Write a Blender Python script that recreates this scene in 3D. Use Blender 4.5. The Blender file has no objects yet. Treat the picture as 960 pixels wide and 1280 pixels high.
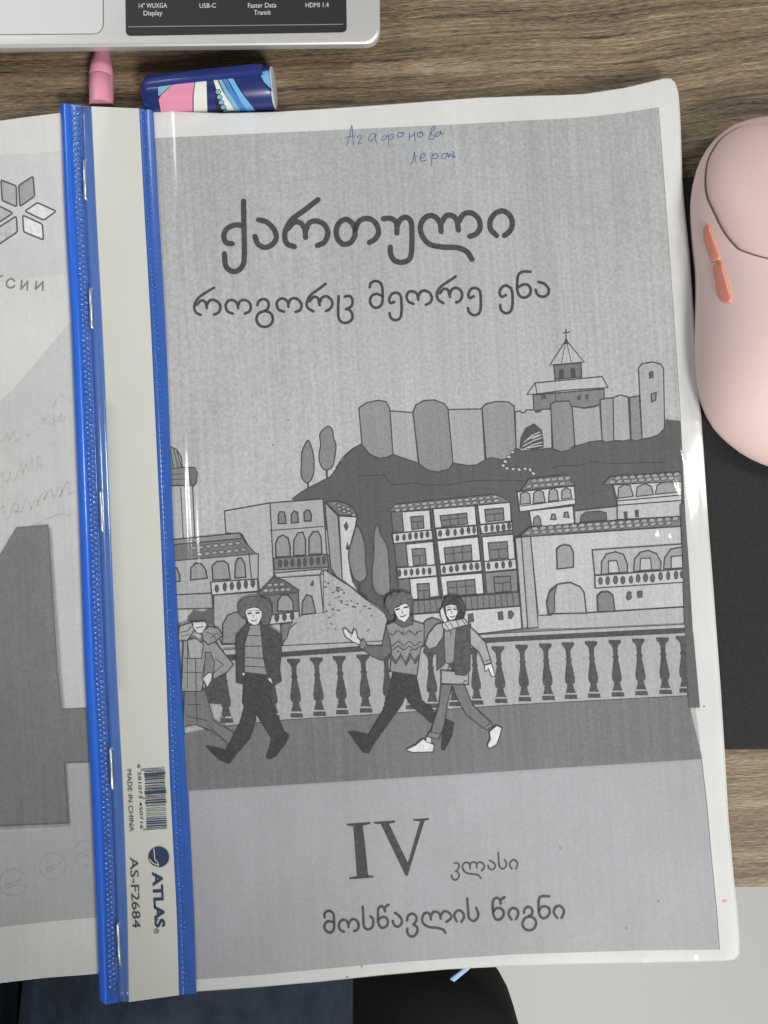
import bpy, bmesh, math, random
from mathutils import Vector, Matrix
from mathutils.geometry import tessellate_polygon

random.seed(7)
sc = bpy.context.scene
COL = sc.collection

# ------------------------------------------------------------------ camera
FPX = 640.0 / math.tan(math.radians(32.0))
ZP = 0.0060
TILT = math.radians(1.4)
CAM = Vector((0.0, -0.2768 * math.tan(TILT), ZP + 0.2768))
cd = bpy.data.cameras.new("camera")
cam = bpy.data.objects.new("camera", cd)
COL.objects.link(cam)
cam.location = CAM
cam.rotation_euler = (TILT, 0, 0)
cd.sensor_fit = 'VERTICAL'
cd.sensor_height = 24.0
cd.lens = 12.0 / math.tan(math.radians(32.0))
cd.clip_start = 0.005
cd.clip_end = 60.0
sc.camera = cam

# ------------------------------------------------------------------ light
world = bpy.data.worlds.new("World")
sc.world = world
world.use_nodes = True
bg = world.node_tree.nodes["Background"]
bg.inputs[0].default_value = (0.93, 0.97, 1.0, 1)
bg.inputs[1].default_value = 0.17


def lamp(name, loc, size, watts, col):
    d = bpy.data.lights.new(name, 'AREA')
    d.shape = 'RECTANGLE'
    d.size, d.size_y = size
    d.energy = watts
    d.color = col
    o = bpy.data.objects.new(name, d)
    COL.objects.link(o)
    o.location = loc
    v = Vector((0, 0, 0)) - Vector(loc)
    o.rotation_euler = v.to_track_quat('-Z', 'Y').to_euler()


lamp("ceiling_panel", (0.98, 0.19, 1.42), (0.20, 0.56), 9.0, (1.0, 0.965, 0.90))
lamp("ceiling_panel", (-0.78, 0.98, 1.25), (0.45, 0.45), 6.5, (0.95, 0.98, 1.0))
lamp("ceiling_panel", (0.62, -1.38, 1.30), (0.45, 0.45), 33.0, (1.0, 0.985, 0.955))
sc.view_settings.view_transform = 'Standard'
sc.view_settings.look = 'None'
sc.view_settings.exposure = 0.0
sc.view_settings.gamma = 1.0

# ------------------------------------------------------------------ helpers
RC = Matrix.Rotation(TILT, 3, 'X')


def ray(px, py):
    return RC @ Vector(((px - 480.0) / FPX, (640.0 - py) / FPX, -1.0))


def proj(px, py, zf):
    """Where the sight line through a photo pixel meets a height (number or function of x, y)."""
    d = ray(px, py)
    z = zf if not callable(zf) else ZP
    for _ in range(1 if not callable(zf) else 12):
        t = (z - CAM.z) / d.z
        p = CAM + d * t
        if callable(zf):
            z = zf(p.x, p.y)
    p.z = z
    return p


def lin(c):
    return tuple((v / 12.92 if v <= 0.04045 else ((v + 0.055) / 1.055) ** 2.4) for v in [x / 255.0 for x in c])


def nums(s):
    a = [float(v) for v in s.split()]
    return list(zip(a[::2], a[1::2]))


def catmull(pts, n=6, closed=False):
    m = len(pts)
    if m < 3:
        return list(pts)
    out = []
    segs = m if closed else m - 1
    for i in range(segs):
        if closed:
            p0, p1, p2, p3 = (pts[(i + k - 1) % m] for k in range(4))
        else:
            p1, p2 = pts[i], pts[i + 1]
            p0 = pts[i - 1] if i else (2 * p1[0] - p2[0], 2 * p1[1] - p2[1])
            p3 = pts[i + 2] if i + 2 < m else (2 * p2[0] - p1[0], 2 * p2[1] - p1[1])
        for k in range(n):
            t = k / n
            out.append(tuple(0.5 * (2 * p1[j] + (p2[j] - p0[j]) * t + (2 * p0[j] - 5 * p1[j] + 4 * p2[j] - p3[j]) * t * t
                                    + (3 * p1[j] - p0[j] - 3 * p2[j] + p3[j]) * t ** 3) for j in (0, 1)))
    if not closed:
        out.append(tuple(pts[-1]))
    return out


def interp(tab):
    def f(v):
        if v <= tab[0][0]:
            a, b = tab[0], tab[1]
        elif v >= tab[-1][0]:
            a, b = tab[-2], tab[-1]
        else:
            for a, b in zip(tab, tab[1:]):
                if a[0] <= v <= b[0]:
                    break
        return a[1] + (b[1] - a[1]) * (v - a[0]) / (b[0] - a[0])
    return f


def smooth_interp(tab):
    g = interp(tab)
    return lambda v: 0.25 * g(v - 25) + 0.5 * g(v) + 0.25 * g(v + 25)


# ------------------------------------------------------------------ materials
MATS = {}


def nodes(m):
    nt = m.node_tree
    return nt, nt.nodes, nt.links, nt.nodes["Principled BSDF"]


def mat(name, col, rough=0.5, spec=0.5, metal=0.0, coat=0.0, var=0.0, scale=400.0, bump=0.0, bscale=800.0, stretch=(1, 1, 1)):
    if name in MATS:
        return MATS[name]
    m = bpy.data.materials.new(name)
    m.use_nodes = True
    nt, N, L, P = nodes(m)
    P.inputs["Base Color"].default_value = (*col, 1)
    P.inputs["Roughness"].default_value = rough
    P.inputs["Specular IOR Level"].default_value = spec
    P.inputs["Metallic"].default_value = metal
    P.inputs["Coat Weight"].default_value = coat
    P.inputs["Coat Roughness"].default_value = 0.08
    if var or bump:
        tc = N.new("ShaderNodeTexCoord")
        mp = N.new("ShaderNodeMapping")
        mp.inputs["Scale"].default_value = stretch
        L.new(tc.outputs["Object"], mp.inputs[0])
    if var:
        nz = N.new("ShaderNodeTexNoise")
        nz.inputs["Scale"].default_value = scale
        nz.inputs["Detail"].default_value = 6
        nz.inputs["Roughness"].default_value = 0.65
        L.new(mp.outputs[0], nz.inputs["Vector"])
        mr = N.new("ShaderNodeMapRange")
        mr.inputs[1].default_value, mr.inputs[2].default_value = 0.25, 0.75
        mr.inputs[3].default_value, mr.inputs[4].default_value = 1 - var, 1 + var
        L.new(nz.outputs[0], mr.inputs[0])
        mx = N.new("ShaderNodeVectorMath")
        mx.operation = 'SCALE'
        mx.inputs[0].default_value = col
        L.new(mr.outputs[0], mx.inputs["Scale"])
        L.new(mx.outputs[0], P.inputs["Base Color"])
    if bump:
        nb = N.new("ShaderNodeTexNoise")
        nb.inputs["Scale"].default_value = bscale
        nb.inputs["Detail"].default_value = 5
        L.new(mp.outputs[0], nb.inputs["Vector"])
        bp = N.new("ShaderNodeBump")
        bp.inputs["Strength"].default_value = bump
        bp.inputs["Distance"].default_value = 0.0004
        L.new(nb.outputs[0], bp.inputs["Height"])
        L.new(bp.outputs[0], P.inputs["Normal"])
    MATS[name] = m
    return m


def print_mat(name, col, grain=0.10, streak=0.07, grad=None):
    """Photocopier print: toner grain, faint long streaks along the sheet, optional printed tint fade (grad = y0, v0, y1, v1)."""
    if name in MATS:
        return MATS[name]
    m = bpy.data.materials.new(name)
    m.use_nodes = True
    nt, N, L, P = nodes(m)
    P.inputs["Roughness"].default_value = 0.62
    P.inputs["Specular IOR Level"].default_value = 0.25
    tc = N.new("ShaderNodeTexCoord")
    mp = N.new("ShaderNodeMapping")
    mp.inputs["Rotation"].default_value = (0, 0, math.radians(-3.6))
    L.new(tc.outputs["Object"], mp.inputs[0])

    def noise(scale, vec, lo, hi, detail=3):
        s = N.new("ShaderNodeMapping")
        s.inputs["Scale"].default_value = vec
        L.new(mp.outputs[0], s.inputs[0])
        z = N.new("ShaderNodeTexNoise")
        z.inputs["Scale"].default_value = scale
        z.inputs["Detail"].default_value = detail
        L.new(s.outputs[0], z.inputs["Vector"])
        r = N.new("ShaderNodeMapRange")
        r.inputs[1].default_value, r.inputs[2].default_value = 0.3, 0.7
        r.inputs[3].default_value, r.inputs[4].default_value = lo, hi
        L.new(z.outputs[0], r.inputs[0])
        return r.outputs[0]

    def mul(a, b):
        k = N.new("ShaderNodeMath")
        k.operation = 'MULTIPLY'
        L.new(a, k.inputs[0])
        L.new(b, k.inputs[1])
        return k.outputs[0]
    f = mul(noise(950, (1, 1, 1), 1 - grain * 1.15, 1 + grain * 1.15, 5), noise(900, (1, 0.02, 1), 1 - streak, 1 + streak))
    f = mul(f, noise(45, (1, 0.6, 1), 0.945, 1.055, 5))
    if grad:
        sp = N.new("ShaderNodeSeparateXYZ")
        L.new(tc.outputs["Object"], sp.inputs[0])
        r = N.new("ShaderNodeMapRange")
        for i, v in zip((1, 2, 3, 4), (grad[0], grad[2], grad[1], grad[3])):
            r.inputs[i].default_value = v
        L.new(sp.outputs[1], r.inputs[0])
        f = mul(f, r.outputs[0])
    mx = N.new("ShaderNodeVectorMath")
    mx.operation = 'SCALE'
    mx.inputs[0].default_value = col
    L.new(f, mx.inputs["Scale"])
    L.new(mx.outputs[0], P.inputs["Base Color"])
    MATS[name] = m
    return m


def tone(v):
    if isinstance(v, bpy.types.Material):
        return v
    v = v * (0.66 + 0.95 * min(v, 0.56))
    g = 0.10 if v > 0.10 else 0.25
    return print_mat("toner_%03d" % round(v * 1000), (v * 0.985, v * 1.0, v * 1.0), grain=g)


# ------------------------------------------------------------------ objects
def empty(name, loc, label, cat, group=None):
    o = bpy.data.objects.new(name, None)
    o.empty_display_size = 0.01
    COL.objects.link(o)
    o.location = loc
    tag(o, label, cat, group)
    return o


def tag(o, label=None, cat=None, group=None, kind=None):
    for k, v in (("label", label), ("category", cat), ("group", group), ("kind", kind)):
        if v:
            o[k] = v
    return o


def origin(o):
    # a mesh part keeps the world origin (its parent inverse cancels its thing's place)
    return Vector(o.location) if o.parent is None else Vector((0, 0, 0))


def link(name, me, mats, parent=None, smooth=None):
    o = bpy.data.objects.new(name, me)
    COL.objects.link(o)
    for m in (mats if isinstance(mats, (list, tuple)) else [mats]):
        me.materials.append(m)
    if parent is not None:
        o.parent = parent
        o.matrix_parent_inverse = Matrix.Translation(-origin(parent))
    if smooth is not None:
        for p in me.polygons:
            p.use_smooth = True
        if smooth:
            try:
                me.set_sharp_from_angle(angle=math.radians(smooth))
            except Exception:
                pass
    return o


def from_bm(name, bm, mats, parent=None, smooth=None):
    me = bpy.data.meshes.new(name)
    bm.to_mesh(me)
    bm.free()
    return link(name, me, mats, parent, smooth)


def prism(name, outline, z0, z1, m, parent=None, bevel=0.0, seg=3, taper=None):
    """Solid from a world xy outline between two heights, with rounded upper rim."""
    bm = bmesh.new()
    lo = [bm.verts.new((p[0], p[1], z0)) for p in outline]
    hi = [bm.verts.new((p[0], p[1], z1)) for p in outline]
    n = len(outline)
    ft = bm.faces.new(hi)
    bm.faces.new(lo[::-1])
    for i in range(n):
        bm.faces.new((lo[i], lo[(i + 1) % n], hi[(i + 1) % n], hi[i]))
    bmesh.ops.recalc_face_normals(bm, faces=bm.faces)
    if bevel:
        es = [e for e in ft.edges]
        bmesh.ops.bevel(bm, geom=es, offset=bevel, segments=seg, profile=0.5, affect='EDGES', clamp_overlap=True)
    return from_bm(name, bm, m, parent, 35)


def round_poly(pts, r, n=6):
    """Polygon with rounded corners; r = one radius or one per corner."""
    out = []
    m = len(pts)
    for i in range(m):
        p = Vector(pts[i][:2])
        a = Vector(pts[i - 1][:2]) - p
        b = Vector(pts[(i + 1) % m][:2]) - p
        rr = r[i] if isinstance(r, (list, tuple)) else r
        if rr <= 0:
            out.append((p.x, p.y))
            continue
        d = min(rr, a.length * 0.49, b.length * 0.49)
        s, e = p + a.normalized() * d, p + b.normalized() * d
        for k in range(n + 1):
            t = k / n
            q = s * (1 - t) ** 2 + p * 2 * t * (1 - t) + e * t * t
            out.append((q.x, q.y))
    return out


# ------------------------------------------------------------------ the sheet's own gently waved surface
CELL = 0.005


def page_raw(x, y):
    z = ZP
    z += 0.00035 * math.sin(x * 31 + 0.6) * math.sin(y * 23 + 0.3)
    cx, cy = max(0.0, x - 0.060), max(0.0, y - 0.105)
    z += 0.9 * cx * cy * 1.6
    return z


_gc = {}


def _gz(i, j):
    k = (i, j)
    if k not in _gc:
        _gc[k] = page_raw(i * CELL, j * CELL)
    return _gc[k]


def page_z(x, y):
    """Piecewise flat version of page_raw on a triangle lattice, so print follows paper exactly."""
    u, v = x / CELL, y / CELL
    i, j = math.floor(u), math.floor(v)
    fu, fv = u - i, v - j
    if fu + fv <= 1:
        a = _gz(i, j)
        return a + (_gz(i + 1, j) - a) * fu + (_gz(i, j + 1) - a) * fv
    a = _gz(i + 1, j + 1)
    return a + (_gz(i, j + 1) - a) * (1 - fu) + (_gz(i + 1, j) - a) * (1 - fv)


def flat_z(z0):
    return lambda x, y: z0


def lattice_cut(bm):
    if not bm.verts:
        return
    xs = [v.co.x for v in bm.verts]
    ys = [v.co.y for v in bm.verts]
    cuts = []
    for lo, hi, no in ((min(xs), max(xs), (1, 0, 0)), (min(ys), max(ys), (0, 1, 0))):
        for k in range(math.floor(lo / CELL) + 1, math.ceil(hi / CELL)):
            cuts.append((Vector(no) * (k * CELL), no))
    ss = [a + b for a, b in zip(xs, ys)]
    for k in range(math.floor(min(ss) / CELL) + 1, math.ceil(max(ss) / CELL)):
        cuts.append((Vector((k * CELL, 0, 0)), (1, 1, 0)))
    for co, no in cuts:
        bmesh.ops.bisect_plane(bm, geom=bm.verts[:] + bm.edges[:] + bm.faces[:], dist=1e-9, plane_co=co, plane_no=no)


class Ink:
    """Flat printed shapes on one sheet: fills and pen strokes traced in the photo, laid on the sheet's surface as one mesh."""

    def __init__(self, zf, dz0=40e-6, dz=2.2e-6, cut=True):
        self.zf, self.z, self.dz, self.cut = zf, dz0, dz, cut
        self.v, self.f, self.fm, self.mats = [], [], [], []
        self.o, self.s = (0.0, 0.0), 1.0

    def R(self, x, y, s):
        self.o, self.s = (x, y), s
        return self

    def px(self, p):
        return (self.o[0] + p[0] / self.s, self.o[1] + p[1] / self.s)

    def _mi(self, m):
        m = tone(m)
        if m not in self.mats:
            self.mats.append(m)
        return self.mats.index(m)

    def _add(self, tris2d, m):
        """tris2d: list of polygons of photo pixels."""
        bm = bmesh.new()
        cache = {}
        for poly in tris2d:
            vs = []
            for p in poly:
                k = (round(p[0], 4), round(p[1], 4))
                if k not in cache:
                    w = proj(p[0], p[1], self.zf)
                    cache[k] = bm.verts.new((w.x, w.y, 0))
                if cache[k] not in vs:
                    vs.append(cache[k])
            if len(vs) >= 3:
                try:
                    bm.faces.new(vs)
                except ValueError:
                    pass
        if self.cut:
            lattice_cut(bm)
        bmesh.ops.triangulate(bm, faces=bm.faces[:])
        mi = self._mi(m)
        base = len(self.v)
        bm.verts.index_update()
        for v in bm.verts:
            self.v.append((v.co.x, v.co.y, self.zf(v.co.x, v.co.y) + self.z))
        for f in bm.faces:
            f.normal_update()
            idx = [base + v.index for v in f.verts]
            if f.normal.z < 0:
                idx.reverse()
            self.f.append(idx)
            self.fm.append(mi)
        bm.free()
        self.z += self.dz

    def fill_px(self, pts, m):
        vec = [Vector((p[0], p[1], 0)) for p in pts]
        tr = tessellate_polygon([vec])
        self._add([[pts[i] for i in t] for t in tr], m)

    def stroke_px(self, pts, w, m, closed=False, cap=True):
        q = [pts[0]]
        for p in pts[1:]:
            if math.hypot(p[0] - q[-1][0], p[1] - q[-1][1]) > 0.05:
                q.append(p)
        if closed and math.hypot(q[0][0] - q[-1][0], q[0][1] - q[-1][1]) < 0.05:
            q.pop()
        n = len(q)
        if n < 2:
            return
        L, Rr = [], []
        for i in range(n):
            a = q[i - 1] if (i or closed) else q[i]
            b = q[(i + 1) % n] if (i < n - 1 or closed) else q[i]
            d1 = Vector((q[i][0] - a[0], q[i][1] - a[1]))
            d2 = Vector((b[0] - q[i][0], b[1] - q[i][1]))
            d1 = d1.normalized() if d1.length > 1e-6 else d2.normalized()
            d2 = d2.normalized() if d2.length > 1e-6 else d1
            t = d1 + d2
            t = t.normalized() if t.length > 1e-3 else d1
            k = min(1.6, 1.0 / max(0.3, t.dot(d1)))
            nx, ny = -t.y * k * w / 2, t.x * k * w / 2
            L.append((q[i][0] + nx, q[i][1] + ny))
            Rr.append((q[i][0] - nx, q[i][1] - ny))
        polys = []
        for i in range(n if closed else n - 1):
            j = (i + 1) % n
            polys.append([L[i], L[j], Rr[j], Rr[i]])
        if cap and not closed and w > 2:
            for e, nb in ((0, 1), (n - 1, n - 2)):
                d = Vector((q[e][0] - q[nb][0], q[e][1] - q[nb][1])).normalized()
                c = q[e]
                a0 = math.atan2(d.y, d.x)
                arc = [(c[0] + math.cos(a0 + t) * w / 2, c[1] + math.sin(a0 + t) * w / 2) for t in (-1.57, -0.8, 0, 0.8, 1.57)]
                polys.append(arc)
        self._add(polys, m)

    # zoom-coordinates front ends
    def F(self, m, s, w=5.0, line=0.10, smooth=False):
        p = [self.px(a) for a in nums(s)]
        if smooth:
            p = catmull(p, 5, True)
        self.fill_px(p, m)
        if w:
            self.stroke_px(p, w * 1.25 / self.s, line, closed=True)

    def S(self, s, w=5.0, m=0.10, smooth=False, closed=False):
        p = [self.px(a) for a in nums(s)]
        if smooth:
            p = catmull(p, 6, closed)
        self.stroke_px(p, w / self.s, m, closed)

    def E(self, m, cx, cy, rx, ry, w=0.0, line=0.10, n=12, rot=0.0):
        p = []
        for k in range(n):
            a = 2 * math.pi * k / n
            x, y = rx * math.cos(a), ry * math.sin(a)
            p.append(self.px((cx + x * math.cos(rot) - y * math.sin(rot), cy + x * math.sin(rot) + y * math.cos(rot))))
        self.fill_px(p, m)
        if w:
            self.stroke_px(p, w / self.s, line, closed=True)

    def build(self, name, parent, label=None):
        me = bpy.data.meshes.new(name)
        me.from_pydata(self.v, [], self.f)
        o = link(name, me, self.mats, parent)
        me.polygons.foreach_set("material_index", self.fm)
        if label:
            o["label"] = label
        return o


def sheet_mesh(name, px_outline, zf, m, parent, thick=0.0001, dz=0.0):
    """A paper sheet whose outline is traced in the photo, with a thin edge."""
    k = Ink(zf, dz0=dz, dz=0)
    k.fill_px(px_outline, m)
    bm = bmesh.new()
    vs = [bm.verts.new(v) for v in k.v]
    for f in k.f:
        try:
            bm.faces.new([vs[i] for i in f])
        except ValueError:
            pass
    bmesh.ops.remove_doubles(bm, verts=bm.verts, dist=1e-7)
    r = bmesh.ops.extrude_face_region(bm, geom=[e for e in bm.edges if e.is_boundary])
    for g in r["geom"]:
        if isinstance(g, bmesh.types.BMVert):
            g.co.z -= thick
    o = from_bm(name, bm, m, parent, 30)
    return o


def tube(bm, pts, rad, seg=10, cap=True):
    rings = []
    for i, p in enumerate(pts):
        p = Vector(p)
        a = Vector(pts[max(0, i - 1)])
        b = Vector(pts[min(len(pts) - 1, i + 1)])
        t = (b - a).normalized()
        u = t.cross(Vector((0, 0, 1)))
        if u.length < 1e-4:
            u = t.cross(Vector((0, 1, 0)))
        u.normalize()
        v = u.cross(t)
        r = rad[i] if isinstance(rad, (list, tuple)) else rad
        rings.append([bm.verts.new(p + (u * math.cos(2 * math.pi * k / seg) + v * math.sin(2 * math.pi * k / seg)) * r) for k in range(seg)])
    for a, b in zip(rings, rings[1:]):
        for k in range(seg):
            bm.faces.new((a[k], a[(k + 1) % seg], b[(k + 1) % seg], b[k]))
    if cap:
        bm.faces.new(rings[0][::-1])
        bm.faces.new(rings[-1])


def text_on(name, body, a, b, cap, zf, m, parent, dz=50e-6, bold=0.0, up=1.0, space=1.0):
    """Lettering whose base line runs from photo pixel a to b, cap height in photo pixels; up=1: above the line as read."""
    cu = bpy.data.curves.new(name, 'FONT')
    cu.body = body
    cu.size = 1.0
    cu.space_character = space
    cu.offset = bold
    cu.resolution_u = 4
    t = bpy.data.objects.new(name, cu)
    COL.objects.link(t)
    dg = bpy.context.evaluated_depsgraph_get()
    me = bpy.data.meshes.new_from_object(t.evaluated_get(dg))
    bpy.data.objects.remove(t)
    bpy.data.curves.remove(cu)
    xs = [v.co.x for v in me.vertices]
    ys = [v.co.y for v in me.vertices]
    x0, x1 = min(xs), max(xs)
    d = Vector((b[0] - a[0], b[1] - a[1]))
    n = Vector((d.y, -d.x)).normalized() * up
    ch = 0.73
    for v in me.vertices:
        q = Vector(a) + d * ((v.co.x - x0) / (x1 - x0)) + n * (v.co.y / ch * cap)
        w = proj(q.x, q.y, zf)
        v.co = (w.x, w.y, w.z + dz)
    bm = bmesh.new()
    bm.from_mesh(me)
    bmesh.ops.recalc_face_normals(bm, faces=bm.faces)
    for f in bm.faces:
        if f.normal.z < 0:
            f.normal_flip()
    bm.to_mesh(me)
    bm.free()
    me.materials.clear()
    return link(name, me, m, parent)


# ================================================================== SETTING: floor, desk
def floor():
    bm = bmesh.new()
    bmesh.ops.create_grid(bm, x_segments=2, y_segments=2, size=4.0)
    for v in bm.verts:
        v.co.z = -0.72
    o = from_bm("floor", bm, mat("floor_vinyl", (0.57, 0.59, 0.57), 0.45, 0.4, var=0.03, scale=3.0))
    tag(o, "plain pale grey floor under the desk", "floor", kind="structure")


floor()


def wood_mat():
    m = bpy.data.materials.new("wood_grain")
    m.use_nodes = True
    nt, N, L, P = nodes(m)
    P.inputs["Roughness"].default_value = 0.5
    P.inputs["Specular IOR Level"].default_value = 0.35
    tc = N.new("ShaderNodeTexCoord")
    rot = N.new("ShaderNodeMapping")
    rot.inputs["Rotation"].default_value = (0, 0, math.radians(-4))
    L.new(tc.outputs["Object"], rot.inputs[0])
    # slow bend of the grain lines
    wn = N.new("ShaderNodeTexNoise")
    wn.inputs["Scale"].default_value = 9.0
    wn.inputs["Detail"].default_value = 2
    L.new(rot.outputs[0], wn.inputs["Vector"])
    wsub = N.new("ShaderNodeVectorMath")
    wsub.operation = 'MULTIPLY_ADD'
    wsub.inputs[1].default_value = (0.0, 0.016, 0.0)
    L.new(wn.outputs["Color"], wsub.inputs[0])
    L.new(rot.outputs[0], wsub.inputs[2])

    def layer(sc_, vec, detail, lo, hi, rgh=0.6):
        s = N.new("ShaderNodeMapping")
        s.inputs["Scale"].default_value = vec
        L.new(wsub.outputs[0], s.inputs[0])
        z = N.new("ShaderNodeTexNoise")
        z.inputs["Scale"].default_value = sc_
        z.inputs["Detail"].default_value = detail
        z.inputs["Roughness"].default_value = rgh
        L.new(s.outputs[0], z.inputs["Vector"])
        r = N.new("ShaderNodeMapRange")
        r.inputs[1].default_value, r.inputs[2].default_value = 0.3, 0.7
        r.inputs[3].default_value, r.inputs[4].default_value = lo, hi
        L.new(z.outputs[0], r.inputs[0])
        return r.outputs[0]
    a = layer(150, (0.045, 1, 1), 6, 0.14, 0.80, 0.75)
    b = layer(650, (0.03, 1, 1), 5, -0.36, 0.36, 0.75)
    c = layer(2600, (0.11, 1, 1), 3, -0.42, 0.42, 0.7)
    s1 = N.new("ShaderNodeMath")
    L.new(a, s1.inputs[0])
    L.new(b, s1.inputs[1])
    s2 = N.new("ShaderNodeMath")
    L.new(s1.outputs[0], s2.inputs[0])
    L.new(c, s2.inputs[1])
    cr = N.new("ShaderNodeValToRGB")
    e = cr.color_ramp.elements
    e[0].position, e[0].color = 0.0, (*lin((64, 56, 47)), 1)
    e[1].position, e[1].color = 1.0, (*lin((168, 149, 125)), 1)
    k = cr.color_ramp.elements.new(0.28)
    k.color = (*lin((107, 92, 73)), 1)
    k = cr.color_ramp.elements.new(0.62)
    k.color = (*lin((133, 116, 91)), 1)
    pores = layer(1000, (0.028, 1, 1), 4, 0.0, 1.0, 0.6)
    flecks = layer(1350, (0.045, 1, 1.0), 3, 0.0, 1.0, 0.55)

    def mask(src, lo, hi, amt):
        r = N.new("ShaderNodeMapRange")
        r.interpolation_type = 'SMOOTHSTEP'
        for i, v in zip((1, 2, 3, 4), (lo, hi, 0.0, amt)):
            r.inputs[i].default_value = v
        L.new(src, r.inputs[0])
        return r.outputs[0]
    s3 = N.new("ShaderNodeMath")
    s3.operation = 'SUBTRACT'
    L.new(s2.outputs[0], s3.inputs[0])
    L.new(mask(pores, 0.66, 0.90, 0.38), s3.inputs[1])
    s4 = N.new("ShaderNodeMath")
    L.new(s3.outputs[0], s4.inputs[0])
    L.new(mask(flecks, 0.70, 0.94, 0.40), s4.inputs[1])
    L.new(s4.outputs[0], cr.inputs[0])
    L.new(cr.outputs[0], P.inputs["Base Color"])
    bp = N.new("ShaderNodeBump")
    bp.inputs["Strength"].default_value = 0.35
    bp.inputs["Distance"].default_value = 0.0002
    L.new(s2.outputs[0], bp.inputs["Height"])
    L.new(bp.outputs[0], P.inputs["Normal"])
    return m


def desk():
    root = empty("desk", (0, 0.2, -0.72), "brown wood grain desk that everything lies on", "desk")
    y0 = proj(940, 1110, 0.0).y
    out = [(-0.75, y0), (0.75, y0), (0.75, y0 + 0.68), (-0.75, y0 + 0.68)]
    prism("desk_top", out, -0.026, 0.0, wood_mat(), root, 0.0012)
    dark = mat("desk_metal", (0.12, 0.12, 0.12), 0.45)
    for x in (-0.70, 0.70):
        for y in (y0 + 0.12, y0 + 0.62):
            prism("leg", [(x - .02, y - .02), (x + .02, y - .02), (x + .02, y + .02), (x - .02, y + .02)], -0.72, -0.0262, dark, root)
    return y0


DESK_Y = desk()

# ================================================================== mouse pad and mouse
PAD_Z = 0.0025


def mouse_pad():
    a, b = proj(862, 220, PAD_Z), proj(900, 938, PAD_Z)
    x0 = a.x - 0.004
    out = round_poly([(x0, b.y), (x0 + 0.24, b.y + 0.002), (x0 + 0.24, a.y + 0.002), (x0, a.y)], 0.004)
    o = prism("mouse_pad", out, 0.0, PAD_Z, mat("pad_cloth", (0.033, 0.033, 0.034), 0.9, 0.2, var=0.28, scale=1100, bump=0.9, bscale=1800), None, 0.0006)
    tag(o, "black cloth mouse pad lying under the pink mouse", "mouse pad")


mouse_pad()


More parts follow.
